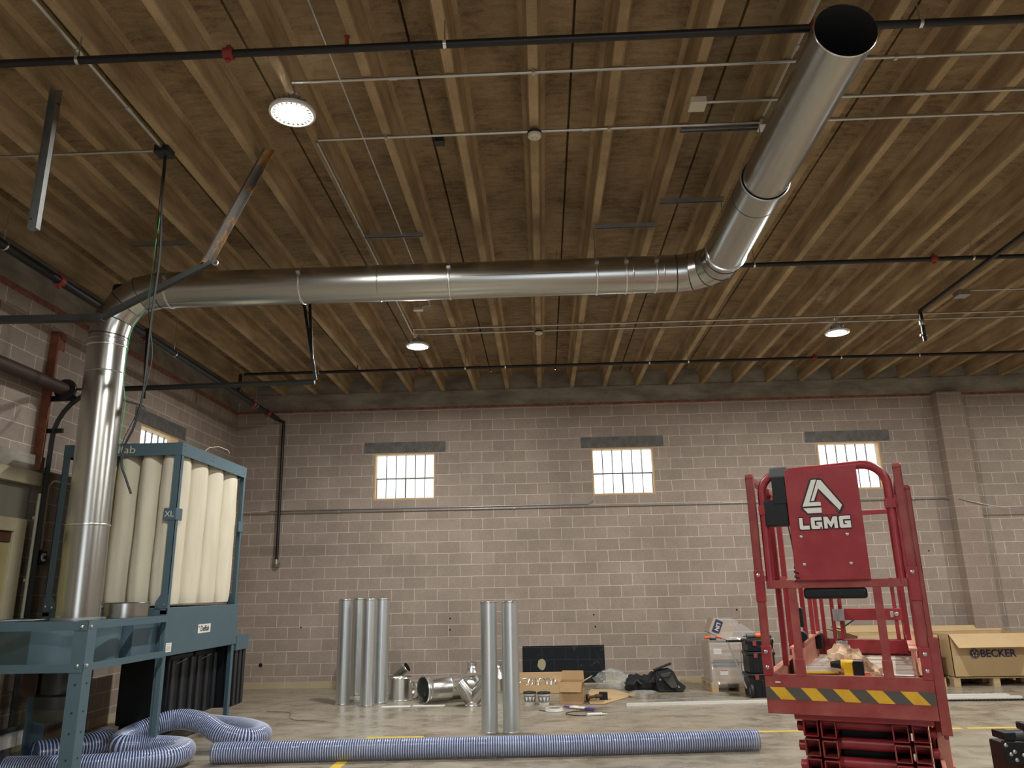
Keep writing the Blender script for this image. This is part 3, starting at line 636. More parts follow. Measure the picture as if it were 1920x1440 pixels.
# ------------------------------------------------------------------ dust collector
def collector():
    X0, X1, Y0, Y1 = -5.28, -3.95, 8.10, 9.96; B = 'collector_blue'
    t = thing('dust_collector', 'blue framed dust collector with tall cream filter bags and black bins below', 'dust collector', ((X0+X1)/2, (Y0+Y1)/2, 0))
    for x in (X0, X1):
        for y in (Y0, Y1):
            sx = 1 if x == X0 else -1; sy = 1 if y == Y0 else -1
            o = MB().box(x, y, 1.40, x+sx*.075, y+sy*.006, 3.10).box(x, y, 1.40, x+sx*.006, y+sy*.06, 3.10).build('post', B, t)
            g = MB()
            g.prism([V(x-sx*.0, y-sy*.004, 1.46), V(x+sx*.13, y-sy*.004, 1.46), V(x+sx*.13, y-sy*.004, 1.52), V(x+sx*.08, y-sy*.004, 1.60), V(x, y-sy*.004, 1.60)], (0, sy*.004, 0)); g.build('gusset', B, o)
            for q in ((x+sx*.03, 1.50), (x+sx*.10, 1.49)): MB().cyl((q[0], y-sy*.004, q[1]), (q[0], y-sy*.012, q[1]), .011, n=10).build('bolt', 'galv_bright', o)
            l = MB().box(x, y, 0, x+sx*.07, y+sy*.006, 1.44).box(x-sx*.004, y, 0, x+sx*.006, y+sy*.07, 1.44)
            l.build('leg', B, t)
    b = MB().box(X0-.003, Y0-.004, 3.085, X1+.003, Y0+.004, 3.225); b.box(X0-.003, Y0, 3.222, X1, Y0+.05, 3.225); o = b.build('top_rail', B, t)
    text('cut_out_letters', 'Delfab', .118, 'bag_cloth', o, (-4.665, Y0-.005, 3.152), (1, 0, 0), (0, 0, 1), .001, wide=1.25)
    b = MB().box(X1-.004, Y0, 3.085, X1+.004, Y1, 3.225).box(X1-.05, Y0, 3.222, X1, Y1, 3.225); o = b.build('top_rail', B, t)
    for y, z in ((8.15, 3.19), (8.17, 3.14), (8.9, 3.185), (8.9, 3.14), (9.85, 3.19), (9.88, 3.13)): MB().box(X1+.004, y-.014, z-.006, X1+.005, y+.014, z+.006).build('slot', 'black_paint', o)
    MB().box(X0-.004, Y0, 3.085, X0+.004, Y1, 3.225).build('top_rail', B, t)
    MB().box(X0, Y1-.004, 3.085, X1, Y1+.004, 3.225).build('top_rail', B, t)
    MB().box(X0+.01, Y0+.01, 3.17, X1-.01, Y1-.01, 3.175).build('top_plate', 'dark_steel', t)
    # the corner plates with the size mark
    for x, y, dx in ((X1, Y0-.008, 1),):
        o = MB().box(-4.085, Y0-.010, 2.375, -3.945, Y0-.003, 2.505).box(-3.952, Y0-.008, 2.375, -3.942, Y0+.13, 2.505).build('corner_plate', B, t, bevel=.004)
        text('size_mark', 'XL', .085, 'bag_cloth', o, (-4.02, Y0-.0115, 2.437), (1, 0, 0), (0, 0, 1), .001)
    MB().box(X1-.002, Y1-.14, 2.375, X1+.008, Y1+.005, 2.505).build('corner_plate', B, t)
    # filter bags
    def bag(cx, cy, rx, ry, k):
        rings = []; n = 30; rnd = random.Random(k)
        ph = rnd.random()*6
        for j in range(27):
            s = j/26; z = 1.50+1.62*s; r = []
            for i in range(n):
                a = 2*PI*i/n; f = 1+.045*math.sin(3*a+ph+s*3)*(1-s)**.5+.028*math.sin(8*a+ph*2+3*s)*(1-s)**.7+.012*math.sin(2*a+14*s+ph)
                if s > .93: f *= 1-.12*((s-.93)/.07)**2
                if s < .05: f *= .93+.07*s/.05
                r.append(V(cx+rx*f*math.cos(a), cy+ry*f*math.sin(a), z))
            rings.append(r)
        MB().tubes(rings).build('filter_bag', 'bag_cloth', t, angle=60)
        MB().lathe([(.085, 0), (.09, .05), (.08, .062), (.03, .065)], (cx, cy, 3.175), n=20).build('bag_cap', 'bag_cloth', t)
    xs = [-5.13, -4.87, -4.61, -4.35, -4.11]; ys = [8.35, 8.80, 9.25, 9.70]
    for i, x in enumerate(xs):
        for j, y in enumerate(ys): bag(x, y, .129, .222, i*4+j)
    MB().sweep([(-4.0, 8.7, 3.2), (-3.99, 8.85, 3.30), (-3.98, 9.1, 3.36), (-3.97, 9.35, 3.36), (-3.97, 9.42, 3.33)], .004, 6).build('tie_wire', 'bag_cloth', t)
    # hopper box
    b = MB().box(X0, Y0+.01, .98, X1+.012, Y1+.04, 1.465); o = b.build('hopper_box', B, t, bevel=.004)
    MB().box(X1-.03, Y0-.03, .0, X1+.02, Y0+.012, 1.40).build('leg', B, t)
    s_ = MB().box(X1+.012, 8.86, 1.168, X1+.014, 9.19, 1.264).build('name_plate', 'white_paint', o)
    text('name_lettering', 'Delfab', .088, 'logo_black', s_, (X1+.0155, 9.035, 1.215), (0, 1, 0), (0, 0, 1), .0008, bold=.001)
    MB().cyl((X1+.014, 8.885, 1.238), (X1+.0155, 8.885, 1.238), .010, n=10).build('name_dot', 'logo_black', s_)
    s_ = MB().box(X1+.012, 8.09, 1.02, X1+.014, 8.25, 1.11).build('info_sticker', 'white_paint', o)
    for z in (1.095, 1.075, 1.062, 1.050, 1.038): MB().box(X1+.014, 8.115, z-.002, X1+.0145, 8.225, z+.002).build('sticker_line', 'label_grey', s_)
    MB().box(X0, Y1+.04, 1.00, X1+.02, Y1+.45, 1.08).box(X1-.02, Y1+.04, .90, X1+.02, Y1+.45, 1.0).build('rear_shelf', B, t)
    MB().box(X0+.02, Y1-.02, .25, X1-.1, Y1-.01, .98).build('dark_backing', 'plastic_black', t)  # black sheet added for the dark space under the hopper
    # black bins clamped below
    for i, (y0, y1) in enumerate(((8.62, 9.20), (9.26, 9.84), (10.02, 10.40))):
        z0 = .24 if i < 2 else .22
        o = MB().box(X0+.62, y0, z0, X1-(.16 if i < 2 else .02), y1, .96).build('collection_bin', 'plastic_black', t, bevel=.02)
        for k in range(3):
            y = y0+.06+k*(y1-y0-.12)/2
            MB().box(X1-(.16 if i < 2 else .02), y-.035, z0+.02, X1-(.135 if i < 2 else -.005), y+.035, .90).build('bin_rib', 'black_paint', o, bevel=.004)
        MB().sweep([(X1-.13, y0+.10, .86), (X1-.09, y0+.10, .88), (X1-.09, y0+.24, .90), (X1-.13, y0+.24, .88)], .006, 6).build('bin_clamp', 'galv_dull', o)
        MB().lathe([(.16, 0), (.16, .05), (.19, .055), (.19, .06)], (X1-.42, (y0+y1)/2, .93), n=24).build('bin_collar', 'dark_steel', o)
    MB().box(-4.90, 9.22, 0, -4.83, 9.23, 1.0).box(-4.90, 9.22, 0, -4.89, 9.30, 1.0).build('leg', B, t)
    MB().box(-4.64, 8.62, .10, -4.15, 9.95, .13).build('bin_dolly', 'dark_steel', t)
    for x, y in ((-4.72, 9.30), (-4.25, 9.80)):
        o = MB().cyl((x, y-.02, .085), (x, y+.02, .085), .085, n=24).build('caster', 'blue_wheel', t); MB().cyl((x, y-.024, .085), (x, y+.024, .085), .055, n=20).build('hub', 'galv_dull', o)
collector()
def blower():
    X0, X1, Y0, Y1 = -5.35, -3.90, 6.62, 8.05; B = 'collector_blue'
    t = thing('blower_unit', 'blue blower stand with a round housing, holding the foot of the big duct', 'blower', ((X0+X1)/2, (Y0+Y1)/2, 0))
    for x, y in ((X0, Y0), (X1, Y0), (-5.06, 7.86)):
        sx = -1 if x == X1 else 1; sy = 1 if y == Y0 else -1
        o = MB().box(x, y, 0, x+sx*.115, y+sy*.006, 1.39).box(x-sx*.006, y, 0, x, y+sy*.13, 1.39).build('post', B, t)
        if x == X1:
            for z in (1.345, 1.03): 
                MB().lathe([(.015, 0), (.015, .006), (.008, .014)], (x-.05, y, z), (0, -1, 0), 12).build('bolt', 'galv_bright', o)
                MB().lathe([(.015, 0), (.015, .006), (.008, .014)], (x+.006, y+.04, z), (1, 0, 0), 12).build('bolt', 'galv_bright', o)
            for z in (.88, .66, .50, .30, .14):
                MB().cyl((x-.05, y, z), (x-.05, y-.002, z), .009, n=10).build('bolt_hole', 'black_paint', o); MB().cyl((x+.0062, y+.07, z+.005), (x+.0085, y+.07, z+.005), .009, n=10).build('bolt_hole', 'black_paint', o)
    MB().box(X0, Y0-.004, 1.315, X1, Y0+.002, 1.39).box(X0, Y0, 1.386, X1, Y0+.05, 1.39).build('rail', B, t)
    MB().box(X0, Y0-.004, .975, X1, Y0+.002, 1.045).box(X0, Y0, .975, X1, Y0+.05, .981).build('rail', B, t)
    MB().box(X1-.002, Y0, 1.325, X1+.004, Y1, 1.39).box(X1-.05, Y0, 1.386, X1, Y1, 1.39).build('rail', B, t)
    MB().box(X1-.002, Y0, .985, X1+.004, Y1, 1.045).box(X1-.05, Y0, .985, X1, Y1, .99).build('rail', B, t)
    MB().box(X0-.004, Y0, 1.315, X0+.002, Y1, 1.39).box(X0-.004, Y0, .975, X0+.002, Y1, 1.045).build('rail', B, t)
    # spiral housing with tangential outlet to the collector
    b = MB(); pts = []
    for k in range(33):
        a = -PI/2+2*PI*k/32*.80; r = .46+.10*k/32; pts.append(V(-4.55+r*math.cos(a), 7.32+r*math.sin(a), .985))
    pts += [V(-4.95, 8.02, .985), V(-4.55, 8.02, .985)] if False else []
    b.prism(pts, (0, 0, .385)); b.build('fan_housing', B, t, angle=30)
    MB().box(-4.60, 7.60, 1.0, -4.02, 8.12, 1.33).build('outlet_box', B, t)
    MB().lathe([(.205, 0), (.212, .0), (.212, .135), (.218, .14), (.212, .146), (.203, .14), (.203, .01)], (-4.205, 7.77, 1.385), n=40, caps=False).build('short_collar', 'galv', t)
    MB().lathe([(.2, 0), (.232, 0), (.232, .02), (.2, .022)], (-4.405, 7.3, 1.383), n=40, caps=False).build('duct_flange', 'galv_dull', t)
    o = MB().lathe([(.20, 0), (.20, .10), (.16, .12), (.16, .36), (.2, .38)], (-4.62, 7.5, .60), n=28).build('motor', 'black_paint', t)
    MB().lathe([(.17, 0), (.185, .02), (.19, .13)], (-4.62, 7.5, .48), n=28).build('motor_cowl', 'olive', o)
    MB().box(-4.93, 7.40, .70, -4.78, 7.62, .92).build('terminal_box', 'motor_red', o, bevel=.01)
blower()
t = thing('instruction_sheet', 'white printed sheet lying on top of the blower stand at the far left', 'paper', (-4.85, 7.1, 1.39))
m_ = Matrix.Translation((-4.84, 7.16, 1.392)) @ Matrix.Rotation(.25, 4, 'Z')
MB().box(-.14, -.15, 0, .14, .15, .002, m=m_).build('sheet', 'white_paint', t)
b = MB()
for k in range(7): b.box(-.11, -.12+k*.035, .002, .06, -.108+k*.035, .0026, m=m_)
b.build('print', 'label_grey', t)

# ------------------------------------------------------------------ hoses
def hose(label, path, R, pitch, name='flexible_hose'):
    P = [Vector(p) for p in path]; Q = []
    for i in range(len(P)-1):
        p0, p1, p2, p3 = P[max(0, i-1)], P[i], P[i+1], P[min(len(P)-1, i+2)]
        for s in range(24):
            u = s/24; Q.append(.5*((2*p1)+(-p0+p2)*u+(2*p0-5*p1+4*p2-p3)*u*u+(-p0+3*p1-3*p2+p3)*u**3))
    Q.append(P[-1]); cum = [0]
    for i in range(1, len(Q)): cum.append(cum[-1]+(Q[i]-Q[i-1]).length)
    L = cum[-1]; n = int(L/pitch); pts = []; rad = []; mis = []
    def at(d):
        import bisect
        i = min(len(cum)-2, max(0, bisect.bisect_right(cum, d)-1)); u = (d-cum[i])/max(1e-9, cum[i+1]-cum[i]); return Q[i].lerp(Q[i+1], u)
    for k in range(n):
        for f, r, mi in ((0, R*.97, 0), (.33, R*.955, 0), (.64, R*.97, 1), (.80, R, 1)):
            pts.append(at((k+f)*L/n)); rad.append(r); mis.append(mi)
    b = MB(); N = 28; rings = []; a = None
    for i, p in enumerate(pts):
        d = (pts[min(i+1, len(pts)-1)]-pts[max(i-1, 0)]).normalized()
        if a is None: a = d.cross(V(0, 0, 1)).normalized()
        a = (a-d*a.dot(d)).normalized(); c = a.cross(d)
        rings.append([p+(a*math.cos(2*PI*j/N)+c*math.sin(2*PI*j/N))*rad[i] for j in range(N)])
    b.tubes(rings, caps=False, mis=mis)
    return tag(b.build(name, ['hose_film', 'hose_rib'], angle=80), label, 'hose', 'blue clear ribbed hoses')
hose('long straight ribbed blue hose lying across the floor in front of the standing pipes', [(-3.27, 7.93, .098), (-1.5, 8.04, .098), (.3, 8.13, .098), (2.09, 8.28, .098)], .097, .0236)
hose('curled ribbed blue hose looping on the floor beside the legs of the dust collector', [(-4.9, 7.28, .11), (-4.4, 7.32, .105), (-3.9, 7.45, .105), (-3.58, 7.68, .11), (-3.60, 8.02, .12), (-3.95, 8.12, .13), (-4.25, 8.02, .16), (-4.30, 8.32, .20), (-4.02, 8.58, .30), (-3.72, 8.60, .28), (-3.42, 8.50, .17), (-3.16, 8.55, .115), (-3.12, 8.85, .11), (-3.45, 9.25, .11), (-4.0, 9.55, .11)], .105, .0225)
hose('dark end of ribbed hose lying under the blower motor at the far left', [(-4.95, 7.75, .13), (-4.75, 8.0, .13), (-4.6, 8.35, .13), (-4.7, 8.5, .13)], .13, .03)

# ------------------------------------------------------------------ pipes and fittings on the floor
def stand_pipe(x, y, r, h, label):
    t = thing('galvanized_pipe', label, 'metal pipe', (x, y, 0), group='galvanized pipes standing upright')
    b = MB().lathe([(r, 0), (r, h)], (x, y, 0), n=40, caps=False); b.lathe([(r*.985, 0), (r*.985, h)], (x, y, 0), n=40, caps=False, mi=1); b.build('pipe_wall', ['galv_stand', 'duct_inside_shade'], t)
    for z in (.012, h-.012): MB().lathe([(r, -.012), (r+.006, -.010), (r+.008, 0), (r+.006, .010), (r, .012)], (x, y, z), n=40, caps=False).build('rolled_rim', 'galv_bright', t)
    MB().bar((x+r*.25, y-r*.98, .02), (x+r*.25, y-r*.98, h-.02), .004, .004).build('seam', 'galv_dull', t)
pbr('galv_stand', (.72, .77, .79), .38, 1)
stand_pipe(-2.998, 11.80, .102, 1.49, 'leftmost upright galvanized pipe of the left group, standing slightly apart')
stand_pipe(-2.594, 11.62, .104, 1.49, 'upright galvanized pipe nearest the camera in the left group of four')
stand_pipe(-2.465, 11.92, .104, 1.49, 'rightmost upright galvanized pipe in the left group of four')
stand_pipe(-3.06, 12.9, .104, 1.49, 'upright galvanized pipe at the back of the left group, mostly hidden')
o = [c for c in C.objects if c.name.startswith('galvanized_pipe')][-1]
stand_pipe(-.668, 9.39, .097, 1.455, 'left one of the two upright galvanized pipes standing in mid floor')
stand_pipe(-.413, 9.38, .100, 1.455, 'right one of the two upright galvanized pipes standing in mid floor')

t = thing('duct_collar', 'short wide shiny metal collar standing on the floor by the left pipe group', 'duct fitting', (-2.22, 12.20, 0))
MB().lathe([(.195, 0), (.20, .01), (.172, .02), (.170, .30), (.176, .315), (.17, .33)], (-2.22, 12.20, 0), n=40, caps=False).build('wall', 'galv_bright', t)
MB().lathe([(.001, .01), (.168, .01)], (-2.22, 12.20, 0), n=40, caps=False).build('base', 'galv_dull', t)
t = thing('duct_elbow', 'small round metal elbow propped behind the short collar', 'duct fitting', (-2.33, 12.62, 0))
b = MB().sweep([(-2.36, 12.62, 0), (-2.36, 12.62, .28), (-2.30, 12.60, .36), (-2.19, 12.57, .43)], .072, 28, caps=False); b.build('bend', 'galv', t)
MB().lathe([(.074, -.02), (.082, -.015), (.082, .015), (.074, .02)], (-2.20, 12.573, .425), (.82, -.2, .54), 28, caps=False).build('rim', 'galv_bright', t)
t = thing('duct_collar', 'small metal collar lying between the short wide collar and the big tee', 'duct fitting', (-2.0, 12.25, .12))
MB().lathe([(.12, -.08), (.128, -.07), (.115, -.05), (.115, .07), (.12, .08)], (-1.985, 12.32, .128), (.7, .7, 0), 32, caps=False).build('wall', 'galv_bright', t)
t = thing('duct_tee', 'large shiny galvanized tee fitting lying on its side, open end towards the left', 'duct fitting', (-1.5, 12.0, 0))
a = V(-1.80, 11.72, .192); d = V(.80, .60, 0).normalized()
MB().lathe([(.190, 0), (.198, .012), (.190, .03), (.178, .035), (.176, .05), (.186, .06), (.178, .075), (.175, .10), (.175, .40), (.178, .405), (.175, .41), (.175, .70), (.175, 1.0)], a, d, 48, caps=False).lathe([(.172, .0), (.170, 1.0)], a, d, 48, caps=False).build('main_pipe', 'galv_bright', t)
MB().lathe([(.12, -.02), (.12, .24), (.13, .25)], a+d*.72+V(0, 0, .0), (.6, -.75, .2), 36, caps=False).build('branch_pipe', 'galv_bright', t)
t = thing('wye_fitting', 'shiny metal Y-shaped duct fitting standing on its single round end', 'duct fitting', (-1.06, 11.5, 0))
c = V(-1.06, 11.5, 0)
MB().lathe([(.095, 0), (.10, .012), (.093, .02), (.093, .045), (.10, .055), (.093, .065), (.095, .09)], c, n=36, caps=False).build('foot', 'galv_bright', t)
for sx in (-1, 1):
    o = MB().sweep([c+V(sx*.01, 0, .07), c+V(sx*.035, 0, .12), c+V(sx*.19, 0, .32)], [.094, .105, .088], 28, caps=False).build('branch', 'galv', t)
    MB().lathe([(.088, -.012), (.097, -.008), (.097, .008), (.088, .012)], c+V(sx*.185, 0, .313), (sx*.61, 0, .79), 28, caps=False).build('rim', 'galv_bright', o)
for i, (x, lab) in enumerate(((-1.20, 'left metal reducer with a narrow neck standing behind the big tee'), (-.80, 'right metal reducer with a narrow neck seen between the two mid floor pipes'))):
    t = thing('duct_reducer', lab, 'duct fitting', (x, 12.95, 0), group='narrow-necked reducers')
    MB().lathe([(.135, 0), (.14, .01), (.132, .02), (.132, .20), (.139, .21), (.128, .23), (.115, .30), (.075, .36)], (x, 12.95, 0), n=36, caps=False).build('body', 'galv_bright', t)
    MB().lathe([(.075, .36), (.085, .37), (.075, .385), (.075, .43), (.085, .44), (.085, .455), (.075, .46)], (x, 12.95, 0), n=36, caps=False).build('neck', 'galv_bright', t)
def slat(label, p0, p1, w, h, m='galv_bright', z=0, name='metal_strip'):
    d = (V(*p1)-V(*p0)); b = MB()
    P0 = V(p0[0], p0[1], z); P1 = V(p1[0], p1[1], z); dr = (P1-P0).normalized(); s = V(-dr.y, dr.x, 0)*w/2
    prof = [(-1, 0), (-1, h), (-.86, h), (-.86, .12*h), (.86, .12*h), (.86, h), (1, h), (1, 0)]
    b.prism([P0+s*a_+V(0, 0, z_) for a_, z_ in prof], P1-P0); return tag(b.build(name, m, smooth=False), label, 'metal strip', 'bright metal strips on the floor')
slat('flat bright metal strip on the floor in front of the big tee, left piece', (-2.36, 11.50), (-1.95, 11.53), .12, .006, 'white_paint')
slat('flat bright metal strip on the floor in front of the big tee, right piece', (-1.93, 11.56), (-1.46, 11.54), .10, .008, 'white_paint')
slat('long thin strip on the floor running from the round sheet band behind the lift', (1.10, 11.30), (5.1, 11.62), .05, .035, 'white_paint')
slat('wide bright metal strip on the floor behind the long thin one', (1.55, 11.72), (2.62, 11.95), .14, .02, 'galv_bright')
slat('rear one of two white metal strips on the floor before the lettered cardboard box', (5.0, 11.80), (6.55, 11.80), .07, .025, 'white_paint')
slat('front one of two white metal strips on the floor before the lettered cardboard box', (5.0, 11.58), (6.60, 11.58), .05, .025, 'white_paint')
b = MB()
for k in range(60): b.box(4.9+k*.05, 11.30, 0, 4.93+k*.05, 11.34, .022)
b.box(4.9, 11.33, 0, 7.9, 11.345, .012); tag(b.build('toothed_rack', 'dark_steel'), 'dark toothed steel rack lying along the floor right of the lift', 'metal strip')
t = thing('round_sheet_band', 'low round band of shiny sheet metal lying on the floor near the black bags', 'sheet metal', (1.45, 12.15, 0))
MB().lathe([(.20, 0), (.20, .075), (.204, .075)], (1.44, 12.15, 0), n=48, caps=False).build('band', 'galv_bright', t); MB().lathe([(.001, .004), (.199, .004)], (1.44, 12.15, 0), n=48, caps=False).build('disc', 'galv_bright', t)

# ------------------------------------------------------------------ cardboard and small things by the wall
def open_box(name, label, c, sx, sy, h, rz, flaps, m='cardboard', wall=.006, z=0, group=None):
    t = thing(name, label, 'box', (c[0], c[1], z), rz, local=True, group=group)
    b = MB().box(-sx/2, -sy/2, 0, sx/2, sy/2, wall)
    b.box(-sx/2, -sy/2, 0, sx/2, -sy/2+wall, h); b.box(-sx/2, sy/2-wall, 0, sx/2, sy/2, h); b.box(-sx/2, -sy/2, 0, -sx/2+wall, sy/2, h); b.box(sx/2-wall, -sy/2, 0, sx/2, sy/2, h)
    b.build('body', m, t, smooth=False)
    for side, ln, ang in flaps:
        # ang: 0 = upright, 90 = level outwards, 180 = hanging
        a = math.radians(ang); dz = ln*math.cos(a); do = ln*math.sin(a)
        if side in 'fb':
            s = -1 if side == 'f' else 1; y = s*sy/2; q = [V(-sx/2, y, h), V(sx/2, y, h), V(sx/2-.01, y+s*do, h+dz), V(-sx/2+.01, y+s*do, h+dz)]; th = V(0, -s*wall*.7, wall*.5)
        else:
            s = -1 if side == 'l' else 1; x = s*sx/2; q = [V(x, -sy/2, h), V(x, sy/2, h), V(x+s*do, sy/2-.01, h+dz), V(x+s*do, -sy/2+.01, h+dz)]; th = V(-s*wall*.7, 0, wall*.5)
        MB().prism(q, th).build('flap', m, t, smooth=False)
    return t
open_box('cardboard_box', 'open brown cardboard box with raised flaps standing on the floor beside the buckets', (.36, 11.66), .33, .30, .29, math.radians(-9), [('f', .13, 163), ('b', .13, 12), ('l', .12, 55), ('r', .14, 62)])
t = open_box('cardboard_tray', 'long low cardboard box full of metal parts against the wall', (-.08, 12.86), .86, .36, .13, 0, [('b', .15, 5)], 'cardboard_pale')
for i, x in enumerate((-.36, -.26, -.16, -.06, .03, .12, .19)):
    lab = 'shiny metal clamp ring heaped in the low cardboard box, number by place from the left end'
    o = MB().sweep(arc((x, 12.80, .15), .065, 0, 2*PI*.97, (math.cos(i), math.sin(i)*.6, .2), (0, .4, .9), 14), .012, 8).build('clamp_part', 'galv_bright')
    tag(o, 'shiny bent metal clamp heaped in the long low cardboard box', 'clamp', 'metal clamps in the low box')
b = MB().box(.15, 12.55, 0, .21, 12.60, .12)
for i, (x, y, lab) in enumerate(((-.245, 11.55, 'left one of two small white paint buckets with dark lids'), (-.045, 11.50, 'right one of two small white paint buckets with dark lids, in front'))):
    t = thing('paint_bucket', lab, 'bucket', (x, y, 0), group='small white buckets')
    MB().lathe([(.072, 0), (.088, .155), (.09, .16)], (x, y, 0), n=28).build('body', 'bucket_white', t)
    MB().lathe([(.0775, .042), (.0865, .125)], (x, y, 0), n=28, caps=False).build('printed_band', 'label_grey', t)
    b = MB()
    for a in (-2.1, -1.5, -.9):
        p = V(x+.084*math.cos(a), y+.084*math.sin(a), .08); b.prism([p+V(-.02, 0, .03), p+V(.02, 0, .03), p+V(0, -.006, -.03)], (0, -.003, 0))
    b.build('printed_mark', 'bucket_white', t)
    MB().lathe([(.093, .152), (.095, .165), (.09, .172), (.02, .172)], (x, y, 0), n=28).build('lid', 'plastic_black', t)
    MB().sweep([(x-.088, y, .15), (x-.05, y+.03, .20), (x+.03, y+.04, .205), (x+.088, y, .15)], .002, 6).build('wire_handle', 'galv_dull', t)
b = MB().prism([V(.60, 11.50, .004), V(.80, 11.46, .004), V(1.30, 12.28, .004), V(1.08, 13.0, .004), V(.70, 13.05, .004), V(.60, 12.3, .004)], (0, 0, .008))
tag(b.build('cardboard_sheet', 'cardboard_pale'), 'flat sheet of brown cardboard lying on the floor right of the open box', 'cardboard')
t = thing('cordless_grinder', 'dark handheld power tool lying on the cardboard sheet right of the open box', 'power tool', (.68, 11.78, .012))
MB().cyl((.57, 11.72, .06), (.60, 11.73, .06), .048, n=20).cyl((.60, 11.73, .06), (.70, 11.78, .065), .022, n=16).build('handle', 'brown', t); MB().cyl((.70, 11.78, .065), (.80, 11.83, .07), .03, n=16).build('motor_body', 'brown', t)
MB().box(.76, 11.80, .012, .88, 11.90, .115).build('battery', 'plastic_black', t, bevel=.008)
t = thing('cable_coil', 'small coil of grey cable on the floor in front of the buckets', 'cable', (.09, 10.95, 0))
b = MB()
for k in range(4): b.sweep([(.09+(.12-.005*k)*math.cos(a), 10.95+(.15-.01*k)*math.sin(a)*.9, .008+.009*k) for a in [2*PI*j/28 for j in range(29)]], .007, 8)
b.build('coil', 'bucket_white', t); MB().sweep([(-.02, 10.90, .007), (-.08, 10.95, .007), (-.11, 10.97, .007)], .006, 6).build('loose_end', 'black_paint', t)
cable('thin black curved lead on the floor in front of the open box', [(.62, 10.86, .006), (.45, 10.88, .006), (.28, 10.78, .006), (.25, 10.62, .006), (.38, 10.52, .006), (.50, 10.50, .006)], .006, 'black_paint')
t = thing('sealant_tube', 'white tube with a nozzle lying at the end of the thin black lead', 'tube', (.63, 10.5, 0))
MB().cyl((.51, 10.49, .018), (.70, 10.53, .018), .018, n=16).build('tube', 'white_paint', t); MB().cyl((.70, 10.53, .018), (.78, 10.545, .018), .010, .003, n=10).build('nozzle', 'off_white', t)
t = thing('cable_ties_bag', 'crumpled white and purple packaging on the floor in front of the open box', 'packaging', (.45, 11.05, 0))
b = MB(); m_ = Matrix.Translation((.44, 11.06, .012)) @ Matrix.Rotation(-.6, 4, 'Z')
for k in range(5): b.box(-.20+.07*k, -.03-.01*(k % 2), 0, -.12+.07*k, .05+.012*(k % 3), .014+.006*(k % 2), m=m_)
b.build('wrapper', 'white_paint', t, bevel=.004); MB().box(-.24, -.035, 0, -.15, .0, .02, m=m_).box(.10, -.04, 0, .24, .01, .022, m=m_).build('label_ends', 'purple', t)
cable('very thin dark wire lying in a curve on the floor between hose and pipes', [(-3.9, 11.2, .003), (-3.55, 11.1, .003), (-3.42, 10.7, .003), (-3.25, 10.45, .003), (-2.85, 10.35, .003)], .0025, 'black_paint')
# bubble wrap
b = MB(); rnd = random.Random(3)
def lump(c, r, n=18, m=12, amp=.18, seed=0, flat=0):
    rings = []
    for j in range(m+1):
        th = PI*j/m; ring = []
        for i in range(n):
            a = 2*PI*i/n; d = V(math.sin(th)*math.cos(a), math.sin(th)*math.sin(a), -math.cos(th)); f = 1+amp*mnoise.noise(d*2.2+V(seed, seed*2, 0))*1.6
            p = V(c[0]+d.x*r[0]*f, c[1]+d.y*r[1]*f, c[2]+d.z*r[2]*f); p.z = max(p.z, .003+flat); ring.append(p)
        rings.append(ring)
    return rings
b.tubes(lump((1.05, 13.25, .11), (.26, .20, .17), amp=.3, seed=4), False); b.tubes(lump((1.28, 13.15, .08), (.20, .2, .12), amp=.35, seed=8), False)
for k in range(150):
    a = rnd.uniform(0, 2*PI); th = rnd.uniform(.1, 1.5); q = rnd.random() < .6
    c0, r0 = ((1.05, 13.25, .11), (.26, .20, .17)) if q else ((1.28, 13.15, .08), (.20, .2, .12))
    b.ell((c0[0]+r0[0]*math.sin(th)*math.cos(a), c0[1]+r0[1]*math.sin(th)*math.sin(a), c0[2]+r0[2]*math.cos(th)), (.015, .015, .010), 7, 4)
tag(b.build('bubble_wrap', 'bubble_film'), 'crumpled heap of clear bubble wrap against the wall', 'packaging', kind=None)
# tool bags
t = thing('duffel_bag', 'low black tool bag lying on the floor left of the standing pouch bag', 'bag', (1.5, 12.95, 0))
MB().tubes(lump((1.42, 12.95, .10), (.17, .17, .13), amp=.35, seed=2), False).tubes(lump((1.65, 12.9, .10), (.19, .18, .14), amp=.4, seed=5), False).build('body', 'fabric_black', t)
MB().sweep([(1.35, 12.80, .10), (1.42, 12.78, .17), (1.5, 12.79, .10)], .012, 6).sweep([(1.60, 12.74, .12), (1.68, 12.72, .2), (1.76, 12.74, .12)], .012, 6).build('strap', 'fabric_grey', t)
t = thing('tool_pouch', 'black and grey tool bag standing upright with its flap raised', 'bag', (1.9, 12.75, 0))
MB().prism([V(1.73, 12.62, .0), V(2.10, 12.60, .0), V(2.17, 12.66, .07), V(2.06, 12.72, .16), V(2.00, 12.72, .30), V(1.93, 12.72, .33), V(1.71, 12.72, .31), V(1.70, 12.66, .15)], (0, .22, 0)).build('body', 'fabric_black', t, bevel=.02)
MB().prism([V(1.75, 12.60, .26), V(1.93, 12.60, .30), V(2.03, 12.58, .08), V(1.93, 12.585, .06)], (0, .03, 0)).build('front_pocket', 'fabric_grey', t, bevel=.006)
MB().prism([V(1.69, 12.70, .30), V(1.97, 12.70, .40), V(1.98, 12.90, .40), V(1.70, 12.90, .30)], (0, 0, .015)).build('flap', 'fabric_black', t, bevel=.004)
MB().sweep([(1.72, 12.60, .30), (1.80, 12.57, .22), (1.90, 12.57, .23), (1.95, 12.59, .30)], .012, 6).build('strap', 'fabric_black', t)
